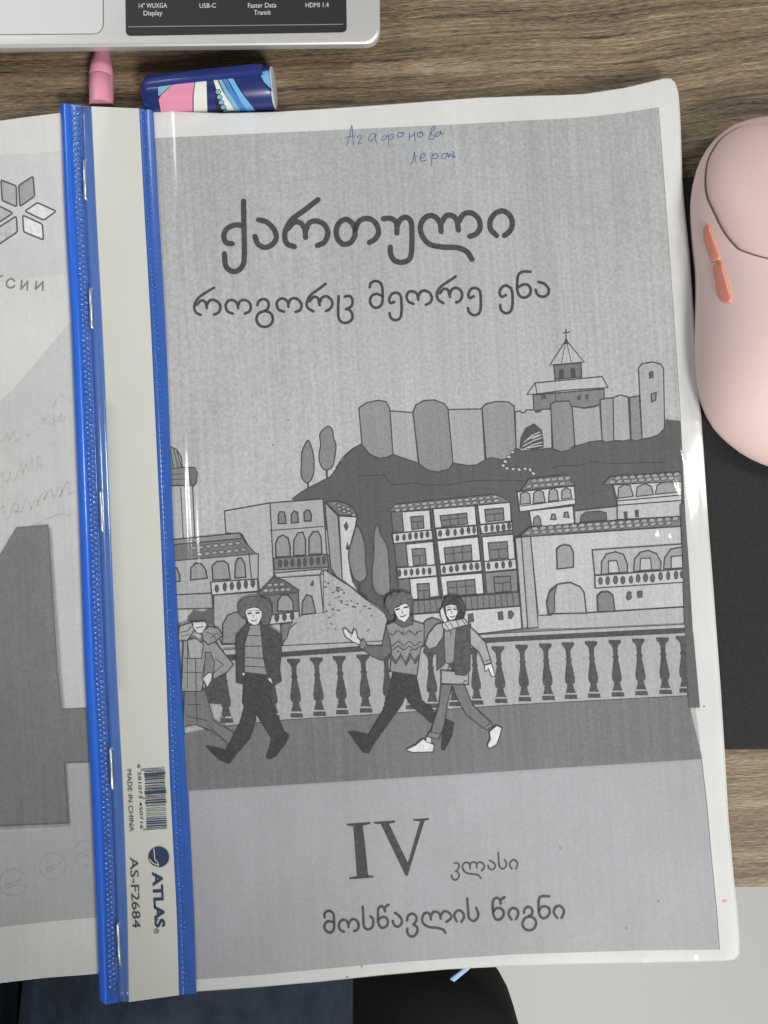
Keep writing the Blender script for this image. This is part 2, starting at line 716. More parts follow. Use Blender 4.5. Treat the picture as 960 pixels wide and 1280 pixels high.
def mouse():
    zc = 0.0105
    half = nums("1003 141 960 145.6 935 150 912 158.7 888 180 873 206 866 232 864.5 258 867.5 300 871.5 342 871 395 870 435 873 480 880 510 895 539 925 566 960 583 1003 591")
    lp = [proj(x, y, zc) for x, y in half]
    ax = lp[0].x
    pts = [(p.x, p.y) for p in lp] + [(2 * ax - p.x, p.y) for p in lp[-2:0:-1]]
    pts = catmull(pts, 5, True)
    cy = (max(p[1] for p in pts) + min(p[1] for p in pts)) / 2
    pol = sorted((math.atan2(y - cy, x - ax), math.hypot(x - ax, y - cy)) for x, y in pts)
    pol = [(pol[-1][0] - 2 * math.pi, pol[-1][1])] + pol + [(pol[0][0] + 2 * math.pi, pol[0][1])]
    rad = interp(pol)
    TOP = 0.032

    def dome(x, y):
        s = math.hypot(x - ax, y - cy) / rad(math.atan2(y - cy, x - ax))
        s = min(1.0, s)
        return zc + (TOP - zc) * (1 - s ** 2.3) ** 0.66 * (1 - 0.10 * max(-1, min(1, (y - cy) / 0.055)))

    def meet(px, py, zf):
        d = ray(px, py)
        if not callable(zf):
            return CAM + d * ((zf - CAM.z) / d.z)
        last = None
        for i in range(400):
            z = TOP + 0.004 - (TOP + 0.004 - zc) * i / 399
            p = CAM + d * ((z - CAM.z) / d.z)
            if p.z <= zf(p.x, p.y):
                return p
            last = p
        return last

    root = empty("computer_mouse", (ax, cy, PAD_Z), "pale pink wireless mouse on the black pad", "computer mouse")
    pink = mat("pink_plastic", lin((238, 209, 203)), 0.5, 0.4, var=0.015, scale=300, bump=0.03, bscale=3000)
    N = 96
    bm = bmesh.new()
    rings = []
    for zz, s in ((PAD_Z + 0.0004, 0.93), (PAD_Z + 0.0018, 0.955), (0.0080, 0.985), (zc, 1.0)):
        rings.append([bm.verts.new((ax + math.cos(2 * math.pi * k / N) * rad(2 * math.pi * k / N - (2 * math.pi if 2 * k > N else 0)) * s,
                                    cy + math.sin(2 * math.pi * k / N) * rad(2 * math.pi * k / N - (2 * math.pi if 2 * k > N else 0)) * s, zz)) for k in range(N)])
    for s in (0.997, 0.99, 0.978, 0.96, 0.93, 0.89, 0.84, 0.78, 0.70, 0.60, 0.48, 0.35, 0.22, 0.10):
        ring = []
        for k in range(N):
            a = 2 * math.pi * k / N
            r = rad(a - (2 * math.pi if 2 * k > N else 0)) * s
            x, y = ax + math.cos(a) * r, cy + math.sin(a) * r
            ring.append(bm.verts.new((x, y, dome(x, y))))
        rings.append(ring)
    for a, b in zip(rings, rings[1:]):
        for k in range(N):
            bm.faces.new((a[k], a[(k + 1) % N], b[(k + 1) % N], b[k]))
    c = bm.verts.new((ax, cy, dome(ax, cy)))
    for k in range(N):
        bm.faces.new((rings[-1][k], rings[-1][(k + 1) % N], c))
    bm.faces.new(rings[0][::-1])
    from_bm("body", bm, pink, root, 60)

    # one-piece button plate on top, with its dark seam
    ph = [meet(x, y, dome) for x, y in nums("982 151.8 960 153.6 930 157.5 912 166 899 177 888 195 883.5 212 882.8 233 886 249 892.7 263.6 900 279 908 293 918 305 926 312 944 318.4 960 322.4 981 325.4")]
    px0 = ax
    right = [(2 * px0 - p.x, p.y) for p in ph[::-1]]
    outl = catmull([(p.x, p.y) for p in ph] + [(ax, ph[-1].y - 0.00025)] + right + [(ax, ph[0].y + 0.0002)], 4, True)
    cx2, cy2 = ax, sum(p[1] for p in outl) / len(outl)

    def ringset(profile, m, name):
        bm = bmesh.new()
        rs = []
        for s, off, dz in profile:
            r = []
            for x, y in outl:
                v = Vector((x - cx2, y - cy2))
                q = v * s + v.normalized() * off
                X, Y = cx2 + q.x, cy2 + q.y
                r.append(bm.verts.new((X, Y, dome(X, Y) + dz)))
            rs.append(r)
        n = len(outl)
        for a, b in zip(rs, rs[1:]):
            for k in range(n):
                bm.faces.new((a[k], a[(k + 1) % n], b[(k + 1) % n], b[k]))
        if len(profile) > 5:
            bm.faces.new(rs[-1])
        bmesh.ops.recalc_face_normals(bm, faces=bm.faces)
        return from_bm(name, bm, m, root, 50)
    ringset([(1, 0.0004, 0.00004), (1, 0.0002, 0.00006), (1, -0.0003, 0.00006)], mat("seam_gap", (0.20, 0.125, 0.11), 0.8), "seam")
    pink2 = mat("pink_plate", lin((236, 205, 198)), 0.45, 0.4, var=0.01, scale=300)
    ringset([(1, -0.00005, -0.0002), (1, -0.00005, 0.0004), (1, -0.0002, 0.0007), (1, -0.0006, 0.0009), (.9, 0, 0.0009), (.75, 0, 0.0009), (.55, 0, 0.0009), (.35, 0, 0.0009), (.12, 0, 0.0009)], pink2, "button_plate")
    copper = mat("copper_plastic", lin((226, 146, 122)), 0.30, 0.6, coat=0.3)

    def raised(px, name):
        q = round_poly([meet(860 + x / 4.74, 130 + y / 4.74, dome) for x, y in nums(px)], 0.0011, 4)
        mx, my = sum(p[0] for p in q) / len(q), sum(p[1] for p in q) / len(q)
        bm = bmesh.new()
        rs = []
        for s, h in ((1.0, -0.0005), (1.0, 0.0004), (0.96, 0.0007), (0.88, 0.0008), (0.6, 0.0009), (0.2, 0.0009)):
            r = []
            for x, y in q:
                X, Y = mx + (x - mx) * s, my + (y - my) * s
                e = 0.0003
                nx = -(dome(X + e, Y) - dome(X - e, Y)) / (2 * e)
                ny = -(dome(X, Y + e) - dome(X, Y - e)) / (2 * e)
                nn = Vector((nx, ny, 1)).normalized()
                r.append(bm.verts.new(Vector((X, Y, dome(X, Y))) + nn * h))
            rs.append(r)
        n = len(q)
        for a, b in zip(rs, rs[1:]):
            for k in range(n):
                bm.faces.new((a[k], a[(k + 1) % n], b[(k + 1) % n], b[k]))
        bm.faces.new(rs[-1])
        bmesh.ops.recalc_face_normals(bm, faces=bm.faces)
        from_bm(name, bm, copper, root, 60)
    raised("93 745 108 712 130 718 160 805 197 918 150 944 122 880 98 800", "side_button")
    raised("150 953 201 928 232 1030 264 1150 250 1182 195 1172 172 1110 158 1010", "side_button")
    # scroll wheel on the plate's axis
    bm = bmesh.new()
    yw = cy + 0.036
    bmesh.ops.create_cone(bm, cap_ends=True, segments=28, radius1=0.0075, radius2=0.0075, depth=0.006,
                          matrix=Matrix.Translation((ax, yw, dome(ax, yw) - 0.0032)) @ Matrix.Rotation(math.pi / 2, 4, 'Y'))
    from_bm("scroll_wheel", bm, copper, root, 40)


mouse()


# ================================================================== laptop
def laptop():
    zt = 0.0165
    root = empty("laptop", (-0.1, 0.3, 0), "silver laptop with a black specification sticker", "laptop")
    c = proj(475.5, 53.5, zt)
    l = proj(-260, 61.5, zt)
    e = (Vector((c.x, c.y)) - Vector((l.x, l.y))).normalized()
    up = Vector((-e.y, e.x))
    L0 = Vector((c.x, c.y)) - e * 0.315
    P = [L0, Vector((c.x, c.y)), Vector((c.x, c.y)) + up * 0.222, L0 + up * 0.222]
    alu = mat("brushed_aluminium", (0.66, 0.66, 0.645), 0.42, 0.5, metal=0.55, var=0.03, scale=700, bump=0.05, bscale=3000)
    bm = bmesh.new()
    rings = []
    ctr = (P[0] + P[2]) / 2
    for z, ins in ((zt, 0.0009), (zt - 0.0002, 0.0003), (zt - 0.0006, 0.0), (zt - 0.0030, 0.0), (zt - 0.0036, 0.0004), (0.0062, 0.012), (0.0034, 0.020)):
        q = []
        for p in P:
            sx = 1 if (p - ctr).dot(e) > 0 else -1
            sy = 1 if (p - ctr).dot(up) > 0 else -1
            r_ = p - e * sx * ins - up * sy * ins
            q.append((r_.x, r_.y))
        rings.append([bm.verts.new((x, y, z)) for x, y in round_poly(q, 0.0058, 8)])
    for a, b in zip(rings, rings[1:]):
        n = len(a)
        for k in range(n):
            bm.faces.new((a[k], a[(k + 1) % n], b[(k + 1) % n], b[k]))
    bm.faces.new(rings[0])
    bm.faces.new(rings[-1])
    bmesh.ops.recalc_face_normals(bm, faces=bm.faces)
    from_bm("base", bm, alu, root, 35)
    # rubber feet carry it on the desk
    rub = mat("rubber", (0.02, 0.02, 0.02), 0.8)
    for u, v in ((0.04, 0.03), (0.275, 0.03), (0.04, 0.19), (0.275, 0.19)):
        q = L0 + e * u + up * v
        bm = bmesh.new()
        bmesh.ops.create_cone(bm, cap_ends=True, segments=20, radius1=0.006, radius2=0.006, depth=0.0034, matrix=Matrix.Translation((q.x, q.y, 0.0017)))
        from_bm("rubber_foot", bm, rub, root, 40)
    g = lambda x, y: (lambda p: (p.x, p.y))(proj(x, y, zt))
    tp = [g(-215, 45.5), g(130, 43), g(128, -330), g(-217, -330)]
    prism("touchpad_gap", round_poly(tp, [0.001, 0.004, 0.003, 0.003]), zt - 0.0006, zt + 0.00006, mat("dark_gap", (0.2, 0.2, 0.2), 0.6), root)
    tp2 = [g(-214, 44.4), g(128.6, 42), g(126.6, -329), g(-216, -329)]
    prism("touchpad", round_poly(tp2, [0.001, 0.0036, 0.003, 0.003]), zt - 0.0004, zt + 0.00016, mat("pad_glass", (0.60, 0.61, 0.60), 0.38, 0.5), root, 0.00005, 1)
    st = [g(157.5, 45), g(433.5, 40.5), g(431, -150), g(155, -145)]
    sk = prism("specification_sticker", round_poly(st, 0.0018), zt - 0.0002, zt + 0.00022, mat("sticker_black", (0.028, 0.028, 0.030), 0.5, 0.25, var=0.08, scale=500), root, 0.00006, 1)
    zf = flat_z(zt + 0.00022)
    wh = mat("sticker_white", (0.62, 0.62, 0.60), 0.5)
    for t, a, b, h in (('14" WUXGA', (173.5, 10.2), (209, 9.6), 6.2), ("Display", (179.5, 19.4), (203, 19), 6.2), ("USB-C", (249.5, 10), (270, 9.6), 6.0),
                       ("Faster Data", (310, 9.8), (345.5, 9.2), 6.2), ("Transit", (317.5, 18.6), (338.5, 18.2), 6.2), ("HDMI 1.4", (382, 9.2), (411, 8.8), 6.0)):
        text_on("lettering", t, a, b, h, zf, wh, sk, dz=0.00004, bold=0.006)
    k = Ink(zf, dz0=0.00004, cut=False)
    k.stroke_px([(160.5, 33.6), (429, 30.4)], 0.9, mat("sticker_rule", (0.30, 0.30, 0.30), 0.5))
    k.build("rule_line", sk)


laptop()


# ================================================================== pen and patterned tube
def pen():
    r = 0.0040
    a, b = proj(126, 60, r), proj(127, 130, r)
    y_end = b.y - 0.0005
    root = empty("pen", (b.x, b.y, 0), "pink pen poking out between laptop and folder spine", "pen")
    pk = mat("pen_pink", lin((232, 160, 182)), 0.45, 0.4, var=0.02, scale=200)
    x = b.x - 0.0003
    # the tip end slips under the laptop's front edge
    lay = [(a.y + 0.016, 0.0011, 0), (a.y + 0.010, 0.0014, 0), (a.y + 0.002, 0.0024, 0), (a.y - 0.003, 0.0029, 0), (a.y - 0.0062, 0.0037, 0), (a.y - 0.0095, r, 0), (a.y - 0.0102, r, 0)]
    bm = bmesh.new()
    tube(bm, [(x, y, 0.0029 if y > a.y - 0.003 else 0.0029 + (r - 0.0029) * min(1, (a.y - 0.003 - y) / 0.006)) for y, _, _ in lay][::1], [min(q[1], 0.0028) if q[0] > a.y - 0.003 else q[1] for q in lay], 24)
    from_bm("grip_cone", bm, pk, root, 50)
    bm = bmesh.new()
    tube(bm, [(x, a.y - 0.0104, r), (x, a.y - 0.0107, r), (x + 0.0003, y_end, r)], [r * 0.95, r * 1.01, r * 1.01], 24)
    from_bm("barrel", bm, mat("pen_pink_barrel", lin((228, 152, 176)), 0.4, 0.4, var=0.02, scale=200), root, 50)


pen()


def patterned_tube():
    R = 0.0068
    zc = R
    A, B = proj(179, 122, zc - 0.0012), proj(340.5, 110, zc)
    d = (B - A)
    ln = d.length
    d.normalize()
    n = Vector((-d.y, d.x, 0)).normalized()
    root = empty("patterned_tube", (A.x, A.y, 0), "navy tube with pink, white and light blue pattern", "tube")
    navy = mat("tube_navy", lin((28, 42, 104)), 0.35, 0.5, coat=0.2, var=0.03, scale=300)
    bm = bmesh.new()
    RL = 0.0055
    RT = lambda t: RL + (R - RL) * max(0.0, min(1.0, t / ln))
    prof = [(0.0, 0.60), (0.0006, 0.80), (0.0016, 0.94), (0.0032, 1.0), (ln - 0.0006, 1.0), (ln, 0.965)]
    tube(bm, [A + d * t for t, _ in prof], [RT(t) * s for t, s in prof], 48)
    from_bm("shell", bm, navy, root, 30)
    # pale end disc with raised rim
    bm = bmesh.new()
    pr = [(ln + 0.0001, 0.95), (ln + 0.0007, 0.95), (ln + 0.0009, 0.90), (ln + 0.0007, 0.85)]
    tube(bm, [A + d * t for t, _ in pr], [R * s for _, s in pr], 48)
    from_bm("end_cap", bm, mat("tube_end", (0.55, 0.58, 0.6), 0.4), root, 30)
    # flat clip rib along the far side of the top
    bm = bmesh.new()
    hw, hh = 0.0024, 0.0011
    ang = math.radians(62)
    out = (n * math.cos(ang) + n.cross(d).normalized() * -math.sin(ang))
    side = out.cross(d)
    sec = [(-hw, -0.0016), (-hw, hh * .6), (-hw * .75, hh), (hw * .75, hh), (hw, hh * .6), (hw, -0.0016)]
    rings = []
    for t, s in ((0.0022, 0.55), (0.0034, 1), (ln * 0.5, 1), (ln - 0.004, 1), (ln - 0.0022, 0.6)):
        c = A + d * t + out * RT(t)
        rings.append([bm.verts.new(c + side * x + out * (z if z < 0 else z * s)) for x, z in sec])
    for a, b in zip(rings, rings[1:]):
        for k in range(len(sec) - 1):
            bm.faces.new((a[k], a[k + 1], b[k + 1], b[k]))
    bm.faces.new(rings[0])
    bm.faces.new(rings[-1])
    bmesh.ops.recalc_face_normals(bm, faces=bm.faces)
    from_bm("clip", bm, mat("tube_clip", lin((34, 50, 124)), 0.35, 0.5, coat=0.2), root, 30)

    # printed pattern wrapped on the round side
    def on_cyl(px, py, off):
        D = ray(px, py)
        o = CAM - A
        rr, t = R, 0.0
        for _ in range(4):
            o2 = o - d * o.dot(d)
            q = D - d * D.dot(d)
            a, b, c = q.dot(q), 2 * o2.dot(q), o2.dot(o2) - (rr + off) ** 2
            disc = max(0.0, b * b - 4 * a * c)
            t = (-b - math.sqrt(disc)) / (2 * a)
            rr = RT((o + D * t).dot(d))
        return CAM + D * t
    V, Fc, Mi, Ms = [], [], [], []

    def patch(px, m, off, w=0):
        pts = [(150 + x / 2.909, y / 2.909) for x, y in (nums(px) if isinstance(px, str) else px)]
        vec = [Vector((p[0], p[1], 0)) for p in pts]
        bm = bmesh.new()
        vs = [bm.verts.new((p[0], p[1], 0)) for p in pts]
        for t in tessellate_polygon([vec]):
            try:
                bm.faces.new([vs[i] for i in t])
            except ValueError:
                pass
        for k in range(-100, 100):       # cut along the axis direction so the pieces bend round
            ang2 = math.atan2(110 - 122, 340.5 - 179)
            nn = Vector((-math.sin(ang2), math.cos(ang2), 0))
            co = Vector((260, 112, 0)) + nn * (k * 2.0)
            bmesh.ops.bisect_plane(bm, geom=bm.verts[:] + bm.edges[:] + bm.faces[:], dist=1e-7, plane_co=co, plane_no=nn)
        bm.verts.index_update()
        base = len(V)
        for v in bm.verts:
            V.append(on_cyl(v.co.x, v.co.y, off))
        if m not in Ms:
            Ms.append(m)
        for f in bm.faces:
            f.normal_update()
            idx = [base + v.index for v in f.verts]
            Fc.append(idx[::-1] if f.normal.z > 0 else idx)
            Mi.append(Ms.index(m))
        bm.free()
    pk = mat("tube_pink", lin((222, 142, 172)), 0.4, 0.5)
    wh = mat("tube_white", lin((224, 224, 218)), 0.4, 0.5)
    lb = mat("tube_light_blue", lin((108, 178, 226)), 0.4, 0.5)
    mb = mat("tube_mid_blue", lin((70, 128, 200)), 0.4, 0.5)
    tl = mat("tube_teal", lin((122, 176, 196)), 0.4, 0.5)
    bk = mat("tube_ink", (0.012, 0.014, 0.03), 0.4, 0.5)
    o1, o2, o3 = 0.00002, 0.00004, 0.00006
    patch("134 314 270 294 262 345 262 425 150 430 138 360", bk, o1)
    patch("137 316 190 308 140 350", tl, o2)
    patch("192 308 272 296 264 345 264 420 152 425 141 362 150 345", pk, o2)
    patch("275 295 314 289 318 425 268 425 268 345", wh, o2)
    patch("336 284 408 274 470 372 500 425 352 425 344 330", bk, o1)
    patch("338 286 350 284 372 330 412 395 420 425 402 425 352 330", wh, o2)
    patch("353 283 366 281 392 330 432 392 450 425 424 425 392 360", tl, o2)
    patch("369 281 384 279 415 335 462 400 470 425 452 425 405 350", mb, o2)
    patch("387 278 405 276 440 335 490 400 500 425 474 425 425 345", lb, o2)
    for cx, cy in ((357, 334), (362, 353), (368, 372), (376, 390), (384, 408)):
        patch([(cx + 11 * math.cos(a * .5236), cy + 10 * math.sin(a * .5236)) for a in range(12)], bk, o3 - 0.00001)
        patch([(cx + 9 * math.cos(a * .5236), cy + 8 * math.sin(a * .5236)) for a in range(12)], tl, o3)
    patch("504 262 540 254 552 330 545 334 520 300", bk, o1)
    patch("507 262 540 256 549 322 524 298", lb, o2)
    me = bpy.data.meshes.new("printed_pattern")
    me.from_pydata([tuple(v) for v in V], [], Fc)
    link("printed_pattern", me, Ms, root)
    me.polygons.foreach_set("material_index", Mi)


patterned_tube()


# ================================================================== person's lap and chair seen below the desk edge; unseen upper body added for shade
def lap():
    o = bpy.data.objects.new("person", bpy.data.meshes.new("person"))
    COL.objects.link(o)
    bm = bmesh.new()
    rad = {}

    def chain(prev, pts):
        for x, y, z, r in pts:
            v = bm.verts.new((x, y, z))
            rad[v] = r
            if prev is not None:
                bm.edges.new((prev, v))
            prev = v
        return prev
    pel = chain(None, [(-0.22, -0.62, -0.125, 0.125)])
    for hx, kx in ((-0.130, -0.090), (-0.30, -0.262)):
        chain(pel, [(hx, -0.54, -0.125, 0.090), ((hx + kx) / 2, -0.40, -0.125, 0.087), (kx, -0.25, -0.122, 0.088), (kx, -0.10, -0.120, 0.074),
                    (kx, -0.03, -0.135, 0.062), (kx, -0.02, -0.28, 0.058), (kx, -0.04, -0.46, 0.050), (kx, -0.05, -0.62, 0.040), (kx, -0.03, -0.675, 0.040), (kx, 0.09, -0.69, 0.028)])
    chest = chain(pel, [(-0.17, -0.60, 0.02, 0.120), (-0.12, -0.555, 0.17, 0.132), (-0.075, -0.51, 0.32, 0.130)])  # unseen torso, head and arms, added to shade the page's lower left
    neck = chain(chest, [(-0.065, -0.47, 0.425, 0.055), (-0.06, -0.445, 0.48, 0.052)])
    chain(neck, [(-0.055, -0.415, 0.545, 0.082), (-0.05, -0.39, 0.60, 0.088), (-0.05, -0.385, 0.655, 0.070)])
    # left arm rests on the thigh
    wr = chain(chest, [(-0.20, -0.52, 0.37, 0.062), (-0.26, -0.53, 0.345, 0.055), (-0.31, -0.56, 0.22, 0.047), (-0.345, -0.585, 0.09, 0.042),
                       (-0.385, -0.53, 0.02, 0.038), (-0.375, -0.44, -0.004, 0.030)])
    palm = chain(wr, [(-0.368, -0.395, -0.012, 0.024), (-0.365, -0.365, -0.015, 0.024)])
    for k, L_ in ((-1.5, 0.75), (-0.5, 0.95), (0.5, 1.0), (1.5, 0.85)):
        bx = -0.365 + k * 0.016
        chain(palm, [(bx, -0.345, -0.014, 0.009), (bx + k * 0.002, -0.345 + 0.030 * L_, -0.016, 0.0085), (bx + k * 0.002, -0.345 + 0.052 * L_, -0.021, 0.0075)])
    chain(wr, [(-0.335, -0.40, -0.012, 0.011), (-0.320, -0.375, -0.016, 0.009)])
    # right arm bent, its hand on the other thigh
    wr = chain(chest, [(0.05, -0.50, 0.375, 0.066), (0.11, -0.495, 0.345, 0.060), (0.135, -0.515, 0.22, 0.050), (0.13, -0.535, 0.09, 0.044),
                       (0.065, -0.49, 0.035, 0.040), (-0.02, -0.43, 0.002, 0.030)])
    palm = chain(wr, [(-0.052, -0.405, -0.008, 0.024), (-0.075, -0.385, -0.012, 0.024)])
    for k, L_ in ((-1.5, 0.85), (-0.5, 1.0), (0.5, 0.95), (1.5, 0.75)):
        bx, by = -0.092 + k * 0.009, -0.370 + k * 0.013
        chain(palm, [(bx, by, -0.012, 0.009), (bx - 0.022 * L_, by + 0.016 * L_, -0.013, 0.0085), (bx - 0.038 * L_, by + 0.028 * L_, -0.019, 0.0075)])
    chain(wr, [(-0.060, -0.378, -0.008, 0.011), (-0.068, -0.355, -0.012, 0.009)])
    bm.verts.index_update()
    rr = {v.index: r for v, r in rad.items()}
    bm.to_mesh(o.data)
    bm.free()
    o.modifiers.new("skin", 'SKIN').use_smooth_shade = True
    for i, d in enumerate(o.data.skin_vertices[0].data):
        d.radius = (rr[i], rr[i])
        d.use_root = (i == 0)
    sub = o.modifiers.new("sub", 'SUBSURF')
    sub.levels = sub.render_levels = 2
    dg = bpy.context.evaluated_depsgraph_get()
    me = bpy.data.meshes.new_from_object(o.evaluated_get(dg))
    o.modifiers.clear()
    o.data = me
    me.materials.clear()
    me.materials.append(mat("navy_denim", (0.060, 0.078, 0.115), 0.9, 0.15, var=0.35, scale=90, bump=1.0, bscale=700))
    me.materials.append(mat("dark_knit", (0.04, 0.04, 0.045), 0.9, 0.2, var=0.2, scale=300))
    me.materials.append(mat("skin_tone", (0.55, 0.36, 0.27), 0.5, 0.4))
    me.materials.append(mat("dark_hair", (0.03, 0.02, 0.015), 0.6, 0.4))
    for p in me.polygons:
        p.use_smooth = True
        c = p.center
        if c.z > 0.61 or (c.z > 0.50 and c.y < -0.45):
            p.material_index = 3
        elif c.z > 0.43 or (c.x < -0.30 and c.y > -0.43 and -0.04 < c.z < 0.03) or (-0.15 < c.x < 0.0 and c.y > -0.44 and -0.028 < c.z < 0.03):
            p.material_index = 2
        elif c.z > -0.02:
            p.material_index = 1
    tag(o, "person seated at the desk in dark navy jeans, unseen upper body added for shade", "person")


lap()


def chair():
    root = empty("office_chair", (-0.2, -0.5, -0.72), "black padded chair seat beside the navy jeans", "chair")
    black = mat("chair_cloth", (0.018, 0.018, 0.018), 0.9, 0.2, var=0.2, scale=400, bump=0.4, bscale=1200)
    zt = -0.212
    tip = proj(600, 1226, zt)
    x1 = proj(672, 1280, zt).x
    out = round_poly([(-0.47, tip.y), (x1, tip.y), (x1, tip.y - 0.47), (-0.47, tip.y - 0.47)], 0.085, 10)
    prism("seat", out, zt - 0.07, zt, black, root, 0.025, 5)
    bm = bmesh.new()
    tube(bm, [(-0.2, -0.5, -0.68), (-0.2, -0.5, zt - 0.071)], 0.03, 20)
    dk = mat("chair_plastic", (0.02, 0.02, 0.02), 0.5)
    from_bm("column", bm, dk, root, 40)
    for k in range(5):
        a = 2 * math.pi * k / 5 + 0.3
        bm = bmesh.new()
        tube(bm, [(-0.2, -0.5, -0.665), (-0.2 + 0.28 * math.cos(a), -0.5 + 0.28 * math.sin(a), -0.690)], [0.025, 0.018], 12)
        from_bm("leg", bm, dk, root, 40)
    # padded back post and back rest behind the sitter
    prism("backrest", round_poly([(-0.42, -0.83), (0.02, -0.83), (0.02, -0.77), (-0.42, -0.77)], 0.02), -0.10, 0.30, black, root, 0.02)
    bm = bmesh.new()
    tube(bm, [(-0.2, tip.y - 0.44, zt - 0.05), (-0.2, -0.80, zt - 0.05), (-0.2, -0.80, -0.09)], 0.018, 12)
    from_bm("back_post", bm, dk, root, 40)


chair()

# ================================================================== left workbook
WB_Z = 0.0048


def workbook():
    root = empty("workbook", (-0.14, 0.0, 0), "grey workbook with flower emblem and large numeral left of the spine", "workbook")
    zf = flat_z(WB_Z)
    paper = print_mat("workbook_paper", (0.66, 0.66, 0.64), grain=0.03, streak=0.02)
    right = nums("92 139.5 95 260 103 401 108 480 114 660 120 840 126 977 133 1149 137 1216")
    out = [(-160, 158), (-60, 155), (0, 151), (40, 145.5), (76, 141)] + right + [(100, 1219), (60, 1222), (20, 1226.5), (0, 1229), (-160, 1243)]
    cov = sheet_mesh("cover_sheet", out, zf, paper, root, 0.0003)
    o = [(p.x, p.y) for p in (proj(x + 1.5 if x < 90 else x - 4, y + (-3 if y > 700 else 3), WB_Z) for x, y in out)]
    prism("page_block", o, 0.0, WB_Z - 0.0004, mat("page_edges", (0.62, 0.61, 0.57), 0.8, var=0.1, scale=900, stretch=(0.05, 0.05, 1)), root)
    k = Ink(zf, dz0=20e-6, cut=False)
    base = 0.54
    k.fill_px([(-160, 205), (0, 195), (40, 192), (84, 188), (128, 1146), (60, 1152), (0, 1159), (-160, 1172)], print_mat("workbook_tint", (0.555, 0.56, 0.555), 0.04, 0.03))
    # large pale lozenge fields
    k.fill_px([(-160, 200), (84, 190), (90, 400), (20, 482), (-160, 640)], print_mat("workbook_tint_light", (0.60, 0.605, 0.60), 0.03, 0.02))
    k.fill_px([(-160, 380), (0, 352), (86, 342), (88, 402), (19, 484), (-160, 650)], print_mat("workbook_tint_pale", (0.655, 0.655, 0.645), 0.03, 0.02))
    k.fill_px([(-160, 965), (0, 955), (120, 951), (128, 1146), (60, 1152), (0, 1159), (-160, 1172)], print_mat("workbook_tint_low", (0.43, 0.435, 0.435), 0.04, 0.03))
    k.build("printed_tint", root)
    k = Ink(zf, dz0=60e-6, cut=False).R(0, 200, 6.4)
    ln = 0.13
    for m, s in ((0.41, "8 160 130 208 135 375 18 325"), (0.36, "150 205 265 130 278 290 160 372"), (0.60, "200 410 300 342 450 410 350 482"), (0.63, "182 442 340 515 348 640 190 575"),
                 (0.44, "-260 420 -130 345 0 372 105 425 0 495 -100 500"), (0.48, "-40 560 130 450 140 575 0 670 -60 700")):
        pts = round_poly([k.px(a) for a in nums(s)], 2.6, 4)
        k.fill_px(pts, m)
        k.stroke_px(pts, 2.0, ln, closed=True)
    k.build("flower_emblem", root)
    k = Ink(zf, dz0=60e-6, cut=False).R(0, 200, 6.4)
    g = 0.27
    k.S("118 970 95 950 65 962 52 990 66 1018 96 1022 118 1005", 15, g, True)
    for s in ("175 965 168 1035", "168 1035 222 972", "222 972 218 1042", "292 972 285 1035", "285 1035 344 975", "344 975 342 1044", "20 925 -8 938 -20 960"):
        k.S(s, 15, g)
    k.build("printed_lettering", root)
    # large numeral 4 with its soft darker rim
    k = Ink(zf, dz0=70e-6, cut=False)
    four = [(-160, 930), (-60, 790), (0, 695), (21, 660), (60, 656.5), (72, 840), (77, 886.5), (128, 884), (132, 951), (81, 953), (86, 1028), (0, 1032), (-2, 955), (-160, 965)]
    rim = print_mat("numeral_rim", (0.15, 0.152, 0.155), 0.10, 0.05)
    for w, v in ((10, 0.48), (7.5, 0.41), (5, 0.32)):
        mm = print_mat("numeral_fade_%d" % (v * 100), (v, v, v), 0.08)
        k.stroke_px([(61, 662), (73, 840), (77.5, 887)], w, mm)
        k.stroke_px([(82, 955), (86, 1029)], w, mm)
        k.stroke_px([(86, 1030), (-4, 1034)], w * 1.1, mm)
        k.stroke_px([(21, 660), (60, 656.5)], w * 0.35, mm)
        k.stroke_px([(0, 695), (21, 660)], w * 0.4, mm)
    k.fill_px(four, print_mat("numeral_grey", (0.205, 0.208, 0.21), 0.08, 0.05))
    k.stroke_px([(21, 660), (60, 656.5), (72, 840), (77, 886.5), (128, 884)], 1.4, rim)
    k.stroke_px([(132, 951), (81, 953), (86, 1028), (0, 1032)], 2.6, rim)
    k.stroke_px([(0, 695), (21, 660)], 1.0, rim)
    k.build("large_numeral", root)
    # faint show-through handwriting and ring marks
    k = Ink(zf, dz0=80e-6, cut=False).R(0, 480, 6.4)
    f = print_mat("faint_pencil", (0.465, 0.47, 0.465), 0.15)
    for s in ("420 200 440 150 480 95 520 110 570 150", "350 300 390 250 360 250 340 290 370 320 430 320", "430 240 435 300 470 290 490 230 490 300 510 290 520 260", "0 470 40 440 60 400 70 460 100 400 115 370 120 450 160 440", "200 415 250 408",
              "0 740 30 700 30 780 70 770 80 700 90 760 120 770 170 640 180 720 210 640 230 700 260 600 270 690 300 680 300 590 330 600 320 670 350 640",
              "0 1010 30 980 40 1070 80 1060 110 960 150 980 130 1030 110 1010 170 1020 210 920 250 990 240 1010 290 920 310 960 290 970 340 880 380 860 350 930 410 840 430 920 470 830 500 860 480 900 540 780 560 880 600 850",
              "280 1130 380 1080 490 1040 560 1055"):
        k.S(s, 6, f, True)
    k.build("faint_handwriting", root)
    f2 = print_mat("faint_ring", (0.36, 0.36, 0.36), 0.15)
